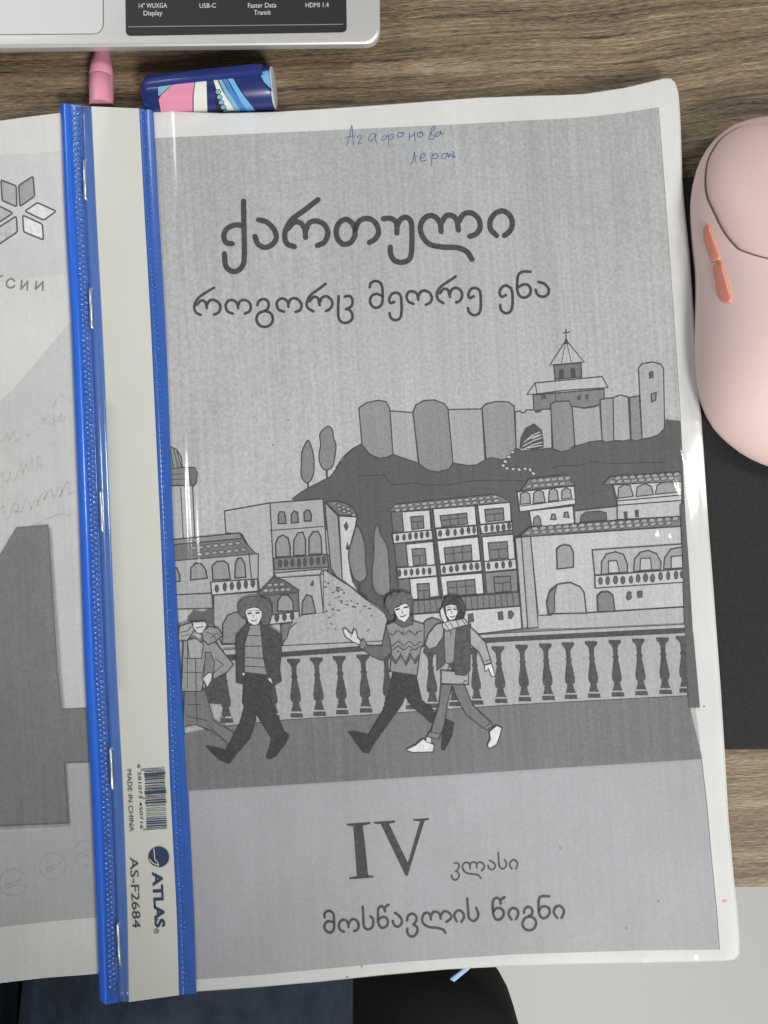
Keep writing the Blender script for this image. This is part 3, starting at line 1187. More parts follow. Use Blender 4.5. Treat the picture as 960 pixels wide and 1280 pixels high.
    for cx, cy, r in ((95, 483, 98), (385, 365, 96), (625, 270, 92)):
        k = Ink(zf, dz0=80e-6, cut=False).R(0, 1020, 5.818)
        pts = [(cx + r * math.cos(a * 0.2618), cy + r * math.sin(a * 0.2618)) for a in range(25)]
        lim = 655
        if cx + r > lim:
            pts = [(cx + r * math.cos(a * 0.13), cy + r * math.sin(a * 0.13)) for a in range(10, 40)]
            pts = [p for p in pts if p[0] < lim]
        k.stroke_px([k.px(p) for p in pts], 0.8, f2)
        k.S("%d %d %d %d" % (cx - 60, cy + 22, min(640, cx + 62), cy - 25), 6, f2)
        k.S("%d %d %d %d" % (cx - 50, cy + 45, min(640, cx + 30), cy + 12), 5, f2)
        k.build("ring_mark", root)


workbook()

# ================================================================== booklet held in the folder
LX = smooth_interp([(125, 75), (137, 75.4), (260, 80), (401, 88), (480, 91.4), (660, 98.5), (840, 105), (977, 113), (1149, 120), (1252, 124)])
BX = smooth_interp([(125, 114), (137, 114.8), (260, 120.4), (401, 128), (480, 131.7), (660, 139), (840, 146.4), (977, 153.6), (1149, 160), (1250, 161.5)])
CX = smooth_interp([(125, 173), (137, 173.6), (260, 180), (401, 188), (480, 191.7), (660, 200.3), (840, 207.4), (977, 212), (1149, 221), (1243, 223.4)])
RX = smooth_interp([(125, 191), (137, 191.8), (260, 198.3), (401, 206.8), (480, 210.3), (660, 216.6), (840, 226.5), (977, 235), (1149, 243), (1240, 245.6)])

TOP_EDGE = nums("178 139 192 138 220 139.5 280 142 340 140.5 400 137 480 131.5 540 127 600 122.5 670 120 730 118 780 110.5 812 103 830 98.5 837 98.5 842 103 846 117")
RIGHT_EDGE = nums("848 142 851 224 860 320 868.6 443 873.5 510 877.5 565 881 620 884.5 670 888 715 893.5 790 898.7 860 903.6 938.7 908.5 1024 915 1096 919.5 1139 922.5 1180 922 1193 917 1199 905 1200.5")
BOT_EDGE = nums("860 1201.5 800 1202.5 720 1204 640 1206.5 560 1210.5 480 1217.5 400 1226 320 1233 250 1238 228 1238.5")

booklet = empty("booklet", (0.02, 0.0, 0), "photocopied Georgian textbook booklet inside the clear folder", "booklet")


def booklet_body():
    left = [(CX(y) + 4, y) for y in (1238, 1149, 977, 840, 660, 480, 401, 260, 145)]
    out = TOP_EDGE + RIGHT_EDGE + BOT_EDGE + left[1:]
    paper = print_mat("copy_paper", (0.735, 0.735, 0.72), grain=0.02, streak=0.012)
    sheet_mesh("cover_sheet", out, page_z, paper, booklet, 0.00012)
    # pages beneath, slightly out of register
    pm = print_mat("inner_paper", (0.66, 0.655, 0.625), grain=0.03, streak=0.02)
    for i, (dx, dy) in enumerate(((1.5, 0.5), (-1.0, 1.2), (2.2, -0.6))):
        zz = (lambda d: (lambda x, y: page_z(x, y) - d))(0.0005 + 0.0006 * i)
        o2 = [(x + (dx if x > 500 else 0), y + (dy if y > 700 else -dy * .5)) for x, y in out]
        sheet_mesh("inner_page", o2, zz, pm, booklet, 0.0002)
    blk = [(210, 150), (480, 142), (780, 128), (822, 126), (838, 250), (858, 520), (880, 860), (893, 1050), (899, 1180), (560, 1200), (262, 1226), (232, 900), (214, 480)]
    o = [(p.x, p.y) for p in (proj(x, y, 0.004) for x, y in blk)]
    prism("page_block", o, 0.0030, 0.0041, mat("page_edges2", (0.60, 0.59, 0.55), 0.8), booklet)


booklet_body()


def booklet_print():
    y_top, y_hor = proj(480, 160, ZP).y, proj(480, 600, ZP).y
    sky = print_mat("toner_sky", (1.02, 1.035, 1.03), 0.12, 0.085, grad=(y_hor, 0.50, y_top, 0.43))
    low = print_mat("toner_panel", (0.432, 0.427, 0.452), 0.05, 0.03)
    k = Ink(page_z, dz0=25e-6)
    right = nums("823 134 832 250 842 390 851 525 857 650 863 780 870 885 877 949")
    left = [(RX(y) - 12, y) for y in (988, 840, 660, 480, 260, 173)]
    k.fill_px(nums("188 173 430 162 560 156 640 151.5 730 146.5 780 141") + right + left, sky)
    k.fill_px([(877, 949)] + nums("884 1010 890 1080 896 1140 899.5 1187 800 1188 640 1193 480 1204 320 1219 236 1225") + [(222, 989)], low)
    k.stroke_px(nums("877 949 884 1010 890 1080 896 1140 899.5 1187"), 0.9, 0.20)
    k.stroke_px(nums("823 134 832 250 842 390 851 525"), 0.7, 0.30)
    pic = k.build("printed_picture", booklet)

    Z0 = 45e-6
    # ---------------- hill
    k = Ink(page_z, dz0=Z0)
    k.fill_px(nums("365 624 385 610 400 602 412 596 425 578 440 561 451 555 462 548 620 540 828 536 832 524 851 526 857 650 760 720 640 760 560 790 470 790 440 740 425 690 400 650"), 0.150)
    k.R(200, 500, 4).S("660 495 700 465 740 440 800 410 850 385 880 350 900 320 930 275 960 250", 5, 0.09)
    k.R(420, 400, 4).S("0 740 30 690 80 645 125 620", 5, 0.09)
    k.S("110 780 240 775 280 825 400 815 440 825 560 825 680 805 800 800 960 805", 4, 0.085)
    k.R(630, 400, 4).S("240 740 300 728 380 728 440 708 520 718 640 715 800 712", 4, 0.085)
    for x, y, L_ in ((455, 600, 30), (520, 618, 26), (590, 612, 36), (690, 604, 30), (740, 615, 40), (800, 600, 26), (470, 640, 18)):
        k.stroke_px([(x, y), (x + L_ * .5, y - 1.5), (x + L_, y - 1)], 0.7, 0.13)
    k.build("hillside", pic)

    # ---------------- fortress
    k = Ink(page_z, dz0=Z0 + 30e-6)
    wl, tw, md = 0.40, 0.315, 0.36
    k.R(420, 400, 4)
    k.F(wl, "270 455 385 463 412 715 350 695 285 672")
    k.F(wl, "560 448 730 445 745 700 700 725 660 728 585 715")
    k.R(630, 400, 4)
    k.F(0.43, "55 460 80 455 90 465 105 462 110 450 150 450 160 462 180 458 185 448 235 445 240 640 90 655 60 640")
    k.F(0.12, "80 640 85 590 110 540 150 520 185 550 195 600 195 635 150 645")
    for s in ("100 612 140 577 180 560", "92 632 150 602 192 588", "100 645 150 622 192 612", "112 600 150 583 172 576", "120 640 170 630 192 628", "140 595 188 572"):
        k.S(s, 5, 0.50)
    k.R(420, 400, 4)
    k.F(tw, "115 440 150 415 210 402 250 408 268 440 285 670 260 685 215 692 170 672 130 625")
    k.F(0.30, "385 460 400 425 440 403 490 400 540 418 560 445 585 715 565 745 510 760 460 752 415 720")
    k.F(0.335, "730 440 750 420 800 408 860 410 890 430 900 640 860 690 830 700 780 688 750 695")
    k.R(630, 400, 4)
    k.F(0.30, "233 420 260 408 325 405 340 440 355 625 325 650 285 660 245 645")
    k.F(0.385, "340 432 400 442 450 435 478 425 490 602 430 610 355 632")
    k.F(0.345, "480 400 510 392 545 390 548 605 510 612 490 602")
    k.F(0.40, "545 390 580 375 620 385 632 598 600 605 548 602")
    k.F(0.30, "628 388 675 380 690 595 660 605 635 598")
    k.F(0.41, "672 240 690 220 740 210 785 222 797 245 802 520 800 545 770 575 725 590 690 595")
    k.F(0.12, "722 262 745 252 748 290 725 295", 0)
    k.F(0.28, "735 372 760 362 758 400 738 410", 6)
    k.R(630, 400, 4)
    for x, y in ((42, 660), (24, 685), (6, 708), (-4, 728), (14, 742), (45, 745), (75, 748), (105, 744), (130, 750), (146, 768)):
        k.E(0.50, x, y, 10 + random.random() * 3, 8, 3, 0.12, 6, random.random())
    k.build("fortress", pic)

    # ---------------- church (stands behind the wall: drawn above the wall's print)
    k = Ink(page_z, dz0=Z0 + 10e-6)
    k.R(630, 400, 4)
    k.F(0.255, "145 375 500 345 502 405 480 425 400 440 340 432 230 445 150 455")
    k.F(0.46, "115 372 155 315 490 283 520 338 300 352 165 370")
    k.S("155 315 165 368", 5)
    k.S("258 365 258 408", 4)
    for s in ("185 374 208 371 212 394 188 397", "365 378 382 374 383 398 366 402", "405 374 420 371 422 394 408 398"):
        k.F(0.12, s, 0)
    k.F(0.22, "248 225 385 215 388 285 255 297")
    k.F(0.11, "275 255 287 242 300 252 301 290 275 292", 0)
    k.F(0.11, "330 245 344 236 356 246 358 286 334 288", 0)
    k.F(0.46, "230 225 310 100 400 210 320 218")
    k.S("309 100 287 216", 4)
    k.S("311 100 336 213", 4)
    k.F(0.10, "297 122 310 85 326 120", 0)
    k.S("310 45 310 90", 6)
    k.S("295 65 330 60", 6)
    k.build("church", pic)

    # ---------------- trees
    for reg, crown, trunk, tw_, z in (((200, 500, 4), "738 203 755 230 768 280 770 350 760 390 740 415 720 405 705 370 708 320 710 260", "740 412 740 440", 8, 0),
                                      ((200, 500, 4), "835 133 860 145 868 190 880 230 872 300 860 335 835 350 810 338 795 290 803 220 800 170", "833 348 835 390", 10, 0),
                                      ((430, 600, 4), "62 232 85 260 105 330 108 420 115 470 100 500 75 510 45 480 25 400 28 340 45 290", "75 508 85 580", 12, 300e-6),
                                      ((430, 600, 4), "160 232 172 222 180 265 215 330 225 420 230 540 215 570 180 575 150 545 140 460 150 370 150 280", "195 570 200 650", 12, 0)):
        k = Ink(page_z, dz0=Z0 + 20e-6 + z).R(*reg)
        k.S(trunk, tw_, 0.11)
        k.F(0.275, crown, 5, 0.10, True)
        k.build("cypress_tree", pic)

    wn, roof, wht, lit = 0.30, 0.22, 0.545, 0.44

    def tiles(k, x0, y0, x1, y1, rows, n, r=13, dy=26, sx=0):
        for j in range(rows):
            for i in range(n):
                t = (i + (0.5 if j % 2 else 0.0)) / n
                x = x0 + (x1 - x0) * t + sx * j
                y = y0 + (y1 - y0) * t + dy * j
                k.E(0.34 + 0.06 * random.random(), x, y, r, r * 0.62, 3.5, 0.10, 8, -0.1 + 0.35 * (random.random() - .5))

    def oblongs(k, pts, rx, ry, m=0.13):
        for x, y in pts:
            k.E(m, x, y, rx * random.uniform(.85, 1.1), ry * random.uniform(.9, 1.05), 3, 0.09, 9)

    # ---------------- tall house on the left
    k = Ink(page_z, dz0=Z0 + 90e-6).R(220, 600, 4)
    k.F(lit, "243 155 470 115 495 500 420 560 400 400 330 270 250 265")
    k.F(0.42, "470 115 735 95 760 440 755 470 490 485")
    k.S("470 253 740 232")
    for s in ("512 218 512 175 520 158 540 160 548 185 550 218", "578 215 576 175 590 155 608 162 612 212", "642 205 640 165 652 150 668 152 677 175 675 205"):
        k.F(0.27, s, 6)
    for s in ("500 385 498 320 510 288 535 275 560 290 570 330 572 382", "588 378 590 300 610 265 635 262 648 300 648 375", "665 372 665 290 685 258 710 258 725 285 730 370"):
        k.F(0.34, s, 6)
    k.F(0.22, "752 372 775 382 785 410 795 480 760 445")
    k.F(0.25, "488 392 752 372 765 435 492 450")
    oblongs(k, ((520, 418), (550, 415), (582, 414), (615, 415), (645, 410), (678, 406), (710, 403), (740, 400)), 9, 22)
    k.F(0.46, "492 465 730 445 720 480 500 490")
    k.F(0.36, "745 115 810 180 832 505 800 480 775 440")
    k.F(wht, "815 180 905 185 895 240 870 330 870 450 885 510 915 560 832 505")
    k.F(roof, "750 110 800 105 850 118 885 140 905 180 815 175")
    tiles(k, 790, 118, 885, 155, 2, 4, 12, 24, 15)
    k.F(0.14, "840 230 852 208 862 235 850 255", 3)
    k.F(0.14, "850 345 857 310 868 350", 3)
    k.build("house", pic)

    # ---------------- turret with fluted top at the crease
    k = Ink(page_z, dz0=Z0 + 60e-6).R(200, 540, 3.556)
    k.F(0.45, "40 240 145 238 155 470 125 480 78 570 40 570", 4)
    k.F(0.33, "20 66 50 66 75 78 95 112 100 160 30 165", 4)
    for q in ("45 72 60 160", "60 75 82 160", "75 85 96 158"):
        k.S(q, 4)
    k.F(0.28, "30 165 100 158 155 158 166 180 162 228 150 240 40 236", 4)
    k.F(0.22, "128 160 155 158 166 180 162 228 150 238 138 230", 3)
    k.S("35 190 130 184", 3)
    k.S("38 212 132 208", 3)
    k.S("92 245 104 470", 4)
    k.build("turret", pic)

    # ---------------- low arcade house at the left edge
    k = Ink(page_z, dz0=Z0 + 200e-6).R(220, 600, 4)
    k.F(0.42, "-20 400 360 365 412 370 410 560 190 575 -18 600")
    k.F(roof, "-30 305 320 265 345 310 400 370 130 392 -25 405")
    k.F(0.30, "-30 300 320 265 330 292 -30 325")
    tiles(k, 90, 340, 345, 312, 2, 7, 15, 34, 12)
    k.S("365 365 378 490", 5)
    for s in ("-20 430 5 440 18 470 22 505 -20 510", "75 500 75 440 100 415 130 420 150 450 158 490", "185 500 182 430 205 408 240 405 262 420 272 495", "295 490 298 420 310 392 328 390 345 420 350 485"):
        k.F(0.33, s, 6)
    k.F(0.40, "-20 575 180 565 185 640 -14 645")
    k.F(0.40, "190 575 410 560 430 590 400 820 230 820 190 720")
    k.F(0.50, "175 510 408 495 410 555 180 575")
    oblongs(k, ((205, 543), (245, 534), (280, 530), (315, 527), (350, 522), (385, 515)), 11, 21)
    k.F(0.30, "232 818 235 720 260 675 300 660 335 665 360 720 362 818", 6)
    k.S("230 822 400 818", 5)
    k.F(0.17, "60 690 90 650 130 660 190 640 190 720 60 705", 0)
    k.build("house", pic)

    # ---------------- little tiled house in the middle left
    k = Ink(page_z, dz0=Z0 + 400e-6).R(220, 600, 4)
    k.F(lit, "500 490 720 475 738 665 620 680 600 560")
    k.F(0.30, "630 672 632 610 655 572 680 582 700 665", 6)
    k.F(0.12, "682 498 691 512 688 532 670 528", 0)
    k.F(0.22, "430 575 612 555 620 710 460 720")
    k.F(0.36, "508 655 510 605 530 575 560 575 585 605 588 655", 6)
    k.F(0.36, "432 590 462 588 480 615 482 660 440 665", 6)
    k.F(0.50, "465 677 615 655 620 705 468 722")
    oblongs(k, ((505, 688), (543, 685), (582, 680)), 11, 20)
    k.F(0.24, "525 722 605 705 565 770 560 800 530 805", 5)
    k.F(0.17, "410 568 490 485 545 502 615 550 612 562 430 578")
    tiles(k, 450, 552, 590, 545, 1, 5, 15)
    tiles(k, 470, 525, 560, 520, 1, 3, 14)
    k.build("house", pic)

    # ---------------- stony mound
    k = Ink(page_z, dz0=Z0 + 520e-6)
    k.fill_px(nums("405 712 429 727 455 747 472 758 480 765 484 775 482 812 350 818 356 800 362 788 368 775 378 769 405 766"), 0.43)
    k.R(220, 600, 4).S("735 462 745 450 835 510 900 550 960 590", 5)
    k.R(430, 600, 4).S("0 505 100 590 170 640 205 668 215 700 205 760", 5)
    k.R(220, 600, 4).S("605 710 570 740 555 790 530 820", 5)
    for i in range(64):
        u, v = random.random(), random.random() ** 1.6
        x = 740 + 240 * u
        y = 480 + 100 * u + v * 260
        if y < 500 + 0.55 * (x - 740):
            continue
        L_ = random.uniform(8, 30) * (1 - 0.6 * v)
        k.S("%f %f %f %f %f %f" % (x, y, x + L_ / 2, y + random.uniform(-6, 4), x + L_, y + random.uniform(-4, 6)), random.uniform(3, 9) * (1 - .5 * v), 0.13)
    k.build("mound", pic)

    # ---------------- tall balconied house
    k = Ink(page_z, dz0=Z0 + 90e-6).R(430, 600, 4)
    k.F(0.20, "235 160 830 108 890 742 700 765 345 792 275 560")
    k.F(0.24, "220 157 265 120 760 70 832 110 450 148")
    tiles(k, 262, 132, 790, 82, 2, 15, 15, 20, -12)
    wm = 0.23
    for fr in ("290 160 428 150 435 250 300 262", "445 145 655 130 662 225 455 240", "668 128 830 112 835 205 680 222", "310 322 445 308 455 425 322 440", "465 305 670 285 682 402 480 420",
               "690 285 845 272 855 395 700 408", "328 495 465 482 475 580 338 598", "480 482 690 465 698 568 492 580"):
        k.F(wht, fr, 4)
    k.F(0.27, "705 465 865 450 868 560 715 570", 4)
    for w_ in ("333 185 395 180 400 240 340 248", "480 180 612 165 618 220 490 232", "703 148 795 140 800 200 710 210", "340 345 405 342 412 420 348 428", "500 340 635 325 640 402 508 415",
               "720 315 815 308 820 390 730 398", "365 520 425 517 430 595 372 600", "515 510 652 497 658 570 522 580", "748 485 830 480 835 555 755 562"):
        k.F(wm, w_, 5)
        p = nums(w_)
        mid = lambda a, b, t: (a[0] + (b[0] - a[0]) * t, a[1] + (b[1] - a[1]) * t)
        a, b = mid(p[0], p[3], .42), mid(p[1], p[2], .42)
        k.S("%f %f %f %f" % (*a, *b), 5)
        for t in ((.33, .66) if p[1][0] - p[0][0] > 110 else (.5,)):
            a, b = mid(mid(p[0], p[3], .42), mid(p[1], p[2], .42), t), mid(p[3], p[2], t)
            if p[1][0] - p[0][0] > 110:
                a = mid(p[0], p[1], t)
            k.S("%f %f %f %f" % (*a, *b), 5)
    for bd in ("242 268 438 250 445 298 248 318", "458 245 664 228 668 275 465 298", "678 225 838 210 842 250 688 270", "265 440 460 425 465 478 270 495", "478 425 685 405 690 455 485 475", "700 408 858 395 862 445 705 460"):
        k.F(0.52, bd, 5)
    oblongs(k, ((267, 290), (300, 287), (330, 282), (360, 279), (388, 276), (417, 272), (480, 268), (518, 263), (555, 262), (590, 257), (622, 252), (650, 250), (710, 243), (740, 241), (768, 240), (797, 237), (825, 231),
                (278, 465), (308, 463), (338, 461), (368, 459), (398, 456), (428, 455), (500, 449), (535, 446), (565, 440), (602, 436), (635, 433), (665, 432), (722, 430), (762, 428), (795, 424), (830, 420)), 8.5, 17)
    k.F(0.24, "340 605 870 560 878 628 345 668", 5)
    for i in range(1, 18):
        x = 340 + 530 * i / 18
        k.S("%f %f %f %f" % (x, 605 - 45 * i / 18, x + 6, 668 - 40 * i / 18), 4)
    k.F(0.50, "345 672 880 630 888 742 700 765 430 790 350 792", 5)
    for s in ("620 672 643 666 648 705 622 710", "768 662 790 656 795 695 772 698", "820 658 835 652 848 670 835 692 822 690"):
        k.F(0.15, s, 4)
    k.S("435 150 492 585", 11, 0.13)
    k.S("660 128 708 568", 11, 0.13)
    k.F(0.44, "855 290 885 286 917 736 892 742", 5)
    k.build("house", pic)

    # ---------------- big house on the right with arched loggia
    k = Ink(page_z, dz0=Z0 + 300e-6).R(640, 580, 4)
    k.F(0.42, "40 365 92 362 132 815 76 822")
    k.F(0.49, "92 362 845 312 862 712 130 757")
    k.F(0.44, "130 757 370 745 862 715 868 815 132 822", 0)
    k.S("135 757 200 755", 5)
    k.S("370 745 862 715", 5)
    k.F(0.24, "40 357 85 320 420 290 848 262 848 310 400 337 95 362")
    tiles(k, 80, 345, 820, 292, 2, 19, 17, -20, 14)
    k.F(0.35, "225 525 222 425 240 410 265 403 290 410 305 440 305 515", 6)
    k.F(0.44, "180 750 172 690 190 630 230 600 290 592 340 615 358 640 370 745 210 747", 6)
    k.F(0.24, "172 700 185 642 222 612 210 660 212 735 185 752", 5)
    k.F(0.44, "400 430 848 400 858 525 412 555", 5)
    for s in ("445 552 445 490 470 450 515 438 555 452 575 500 575 540", "605 537 610 475 640 440 680 432 720 448 742 490 740 527", "755 524 760 470 790 425 848 415 855 520"):
        k.F(0.36, s, 6)
    for s in ("480 545 480 485 522 483 535 542", "637 532 640 472 690 470 695 528", "793 522 793 462 848 458 852 518"):
        k.F(0.48, s, 5)
    k.F(0.50, "412 558 856 525 860 590 415 620", 5)
    oblongs(k, ((440, 584), (476, 582), (515, 579), (552, 580), (592, 578), (628, 571), (665, 568), (700, 570), (740, 561), (778, 558), (817, 555), (848, 552)), 11, 21, 0.16)
    k.F(0.26, "428 738 425 660 445 640 480 638 502 655 512 735", 6)
    k.F(0.16, "570 672 578 640 592 640 595 670 580 680", 3)
    k.F(0.16, "625 640 648 635 648 665 628 668", 3)
    k.build("house", pic)

    # ---------------- upper houses on the right
    k = Ink(page_z, dz0=Z0 + 130e-6).R(640, 580, 4)
    k.F(0.42, "312 235 525 212 528 280 315 305", 5)
    k.F(0.16, "340 292 345 258 370 240 440 235 470 245 473 282", 5)
    k.F(wht, "85 235 305 210 312 308 100 322", 5)
    for s in ("105 312 110 268 130 258 142 275 145 307", "192 278 200 250 215 252 220 278", "258 265 262 242 278 240 285 268"):
        k.F(0.27, s, 5)
    k.F(wht, "25 140 310 110 318 200 38 240", 5)
    k.S("35 212 318 175", 5)
    for s in ("40 202 42 150 65 138 88 150 92 197", "105 197 108 145 130 130 155 140 165 190", "182 187 185 135 205 120 225 135 232 180", "248 177 248 135 270 118 292 130 298 170"):
        k.F(0.36, s, 5)
    k.F(0.24, "45 132 85 75 260 55 315 105 180 120")
    tiles(k, 85, 112, 285, 95, 2, 6, 17, -26, 8)
    k.build("house", pic)
    k = Ink(page_z, dz0=Z0 + 200e-6).R(640, 580, 4)
    k.F(0.48, "525 205 848 180 848 262 525 278", 5)
    k.F(0.12, "555 240 575 235 578 275 560 278", 0)
    k.F(0.12, "612 230 632 228 635 265 615 268", 0)
    k.F(0.50, "505 105 848 85 848 160 525 185", 5)
    for s in ("527 172 532 120 560 103 590 108 605 162", "620 163 625 115 665 98 695 112 706 153", "715 152 725 105 775 85 820 100 830 140"):
        k.F(0.36, s, 5)
    k.F(0.50, "525 185 848 155 848 182 525 207", 5)
    k.F(0.26, "455 104 490 65 845 42 848 88")
    tiles(k, 500, 90, 830, 68, 2, 9, 17, -18, 10)
    k.build("house", pic)

    # ---------------- balustrade and pavement
    k = Ink(page_z, dz0=Z0 + 620e-6)
    k.fill_px(nums("222 920 290 906 345 900 460 892 640 880 858 869 877 948 560 968 230 988"), print_mat("toner_pavement", (0.195, 0.199, 0.20), 0.10, 0.10))
    k.build("pavement", pic)
    k = Ink(page_z, dz0=Z0 + 660e-6)
    k.fill_px(nums("280 826 352 817 640 800 856 789 858 869 640 880 460 893 345 900 282 907"), 0.415)
    k.fill_px(nums("280 812 352 807 480 801 640 790 858 780 858 784 640 795 460 806 352 815 282 820"), 0.44)
    k.stroke_px(nums("282 812 352 807 480 801 640 790.5 858 780"), 1.0, 0.12)
    k.fill_px(nums("282 818 352 814.5 460 806.5 600 797 640 795 858 784 858 791 640 801.5 460 813.5 352 821 282 826"), 0.11)
    k.stroke_px(nums("282 907 345 900 460 893 640 880.5 858 869"), 1.1, 0.11)
    yt = interp([(282, 828), (367, 823), (652, 805.5), (827, 796.5), (860, 794)])
    yb = interp([(282, 903), (370, 896.5), (656, 876), (832, 867), (860, 865)])
    prof = [(0, 8), (.05, 8), (.09, 5), (.14, 3.3), (.27, 2.8), (.29, 4), (.32, 4), (.34, 3), (.5, 5), (.63, 6.5), (.71, 6.2), (.755, 3.4), (.775, 4.6), (.80, 4.2), (.895, 6.6)]
    for x in (280, 309, 338, 367, 395.5, 424, 453.5, 482, 511, 537, 565, 592, 622, 651.5, 681, 709, 738, 767.5, 797, 827, 852):
        a, b = yt(x), yb(x + 4)
        P = lambda t, h: (x + 4.3 * t + h * 0.98, a + (b - a) * t)
        rr = random.uniform(.95, 1.05)
        k.fill_px([P(t, -h * rr) for t, h in prof] + [P(t, h * rr) for t, h in prof[::-1]], 0.115)
        k.fill_px([P(.925, -7.5), P(.925, 7.5), P(1.0, 8.2), P(1.0, -8.2)], 0.115)
    k.R(640, 580, 4).F(0.155, "838 205 858 195 880 500 903 890 862 890 850 500", 0)
    k.R(640, 740, 4).F(0.155, "862 200 902 200 935 575 880 577", 0)
    k.build("balustrade", pic)

    # ---------------- walking figures
    face = 0.60
    fz = Z0 + 820e-6
    k = Ink(page_z, dz0=fz).R(220, 740, 4)     # girl at the crease
    k.F(0.24, "45 490 150 490 190 640 290 700 275 765 180 690 100 660 40 670", 4)
    k.F(0.34, "40 240 200 250 240 300 290 360 255 400 200 430 140 445 130 495 30 495")
    k.F(0.27, "150 300 175 300 195 350 185 440 140 440", 4)
    k.F(0.115, "185 430 250 418 265 480 275 560 165 555 145 490", 0)
    k.F(0.40, "20 170 80 150 95 190 60 240 15 240")
    k.F(0.33, "130 200 170 170 215 180 235 215 200 245 165 262 140 240")
    k.F(face, "85 150 150 145 158 165 135 205 110 205 90 180", 4)
    k.F(0.42, "60 240 100 230 140 260 130 330 70 330", 4)
    k.F(face, "135 430 165 400 185 405 180 440 160 475 150 455", 4)
    for s in ("60 250 60 480", "100 330 105 490", "150 330 130 430", "45 330 130 330", "40 400 130 400", "200 330 240 360 185 408", "20 200 60 195 80 170", "30 220 70 210", "155 200 190 210 200 235", "60 560 130 560", "60 620 160 640",
              "100 500 110 650", "160 660 260 750", "175 230 205 205 225 215"):
        k.S(s, 3.5)
    k.S("100 178 140 172", 4)
    k.build("person", pic)
    k = Ink(page_z, dz0=fz + 120e-6).R(220, 740, 4)     # boy
    k.F(0.085, "345 395 470 400 480 450 470 520 500 600 545 700 565 710 550 750 480 830 455 825 475 760 480 730 430 650 405 610 395 660 370 730 300 810 255 780 320 660 345 570 335 550", 3, 0.06)
    k.F(0.07, "150 765 200 772 265 790 300 815 270 855 225 840 180 800", 0)
    k.F(0.07, "545 705 568 715 550 755 500 820 460 828 470 790 500 735", 0)
    k.F(0.32, "370 165 425 160 440 300 462 412 345 398 345 260", 4)
    for s in ("360 215 432 218", "345 270 438 268", "345 325 445 330", "345 368 455 374"):
        k.S(s, 5)
    k.F(0.105, "365 150 330 190 305 215 303 330 305 450 345 460 340 400 345 250 370 180", 3, 0.07)
    k.F(0.105, "420 150 480 180 525 210 530 300 520 380 530 440 490 468 460 420 440 330 430 220", 3, 0.07)
    k.F(face, "345 95 360 82 400 72 432 85 434 120 415 160 390 166 365 150", 4)
    k.F(0.18, "315 95 315 60 335 35 380 20 440 28 475 60 480 110 470 150 445 165 428 150 434 108 420 82 385 74 352 90 346 128 330 122", 4, 0.10, True)
    for q in ("322 100 330 70 345 60 355 72", "345 85 350 55 370 42 385 58", "375 70 385 40 405 36 415 55", "410 72 420 45 440 45 450 65", "435 95 445 70 462 72 470 95", "438 130 455 105 468 110 470 140", "330 40 350 50 368 34", "400 26 420 34 436 30", "432 158 448 142 460 150"):
        k.S(q, 3.5, 0.125, True)
    k.S("360 107 381 104", 8, 0.08)
    k.S("400 104 421 102", 8, 0.08)
    k.S("358 96 382 92", 3)
    k.S("400 92 424 90", 3)
    k.S("390 112 388 124 394 126", 3)
    k.S("376 138 390 144 406 137", 4)
    k.F(face, "335 400 348 402 345 416 333 412", 2)
    k.F(face, "460 425 478 430 486 456 468 442", 2)
    k.build("person", pic)
    k = Ink(page_z, dz0=fz).R(420, 730, 4)     # man with open hand
    k.F(0.075, "285 440 400 455 430 580 480 620 520 690 470 690 440 660 380 610 345 560 330 600 200 780 180 810 145 780 240 620 260 560 270 500", 3, 0.06)
    k.F(0.07, "60 735 90 732 150 745 200 780 165 845 135 840 90 780", 0)
    k.F(0.07, "545 670 590 690 580 760 540 830 525 825 530 740 520 700", 0)
    k.F(0.25, "430 205 450 180 480 168 520 180 530 230 500 270 440 300")
    k.F(0.19, "130 275 160 305 230 310 250 215 275 250 278 340 230 380 180 360 130 322")
    k.F(0.31, "250 205 300 185 380 180 440 200 440 290 420 330 405 455 270 435 278 330 265 260")
    for yy, am in ((246, 11), (300, 10), (322, 9)):
        s = " ".join("%f %f" % (268 + i * 13.4, yy - 4 + am * math.sin(i * 1.5)) for i in range(13))
        k.S(s, 6, 0.12, True)
    k.F(0.13, "275 345 300 380 325 340 345 385 370 335 390 375 420 340 418 372 395 402 375 367 350 412 325 362 300 402 275 377", 0)
    for x, y in ((300, 235), (335, 240), (370, 238), (405, 240), (310, 335), (375, 330)):
        k.E(0.12, x, y, 6, 5)
    k.F(0.16, "300 165 380 160 385 200 335 216 298 195", 4)
    k.F(face, "285 120 350 92 370 115 368 160 345 192 310 175", 4)
    k.F(0.185, "248 90 256 62 275 52 290 40 312 44 332 36 352 44 372 52 384 78 384 104 376 138 368 150 368 122 352 96 318 104 290 122 286 150 270 152 262 130 250 112", 4, 0.10, True)
    for q in ("258 100 268 70 290 58 300 72", "285 90 300 60 320 50 330 66", "320 90 335 58 355 56 362 74", "352 90 364 72 376 84 378 110", "268 130 276 105 288 100", "270 64 282 54 296 52"):
        k.S(q, 3.5, 0.125, True)
    k.S("296 129 318 123", 8, 0.08)
    k.S("338 117 360 113", 8, 0.08)
    k.S("296 118 318 110", 3)
    k.S("330 128 332 144 338 146", 3)
    k.S("320 160 334 162 350 152", 5)
    k.F(face, "35 225 48 220 82 250 90 224 100 228 108 265 132 290 115 302 80 285 45 258", 4)
    k.S("50 222 80 262", 3)
    k.F(0.27, "120 285 142 275 152 300 138 325 122 318", 3)
    k.build("person", pic)
    k = Ink(page_z, dz0=fz + 140e-6).R(420, 730, 4)     # woman with hand to her cheek
    k.F(0.225, "525 500 580 500 555 600 540 700 515 768 470 752 490 680 515 600", 5)
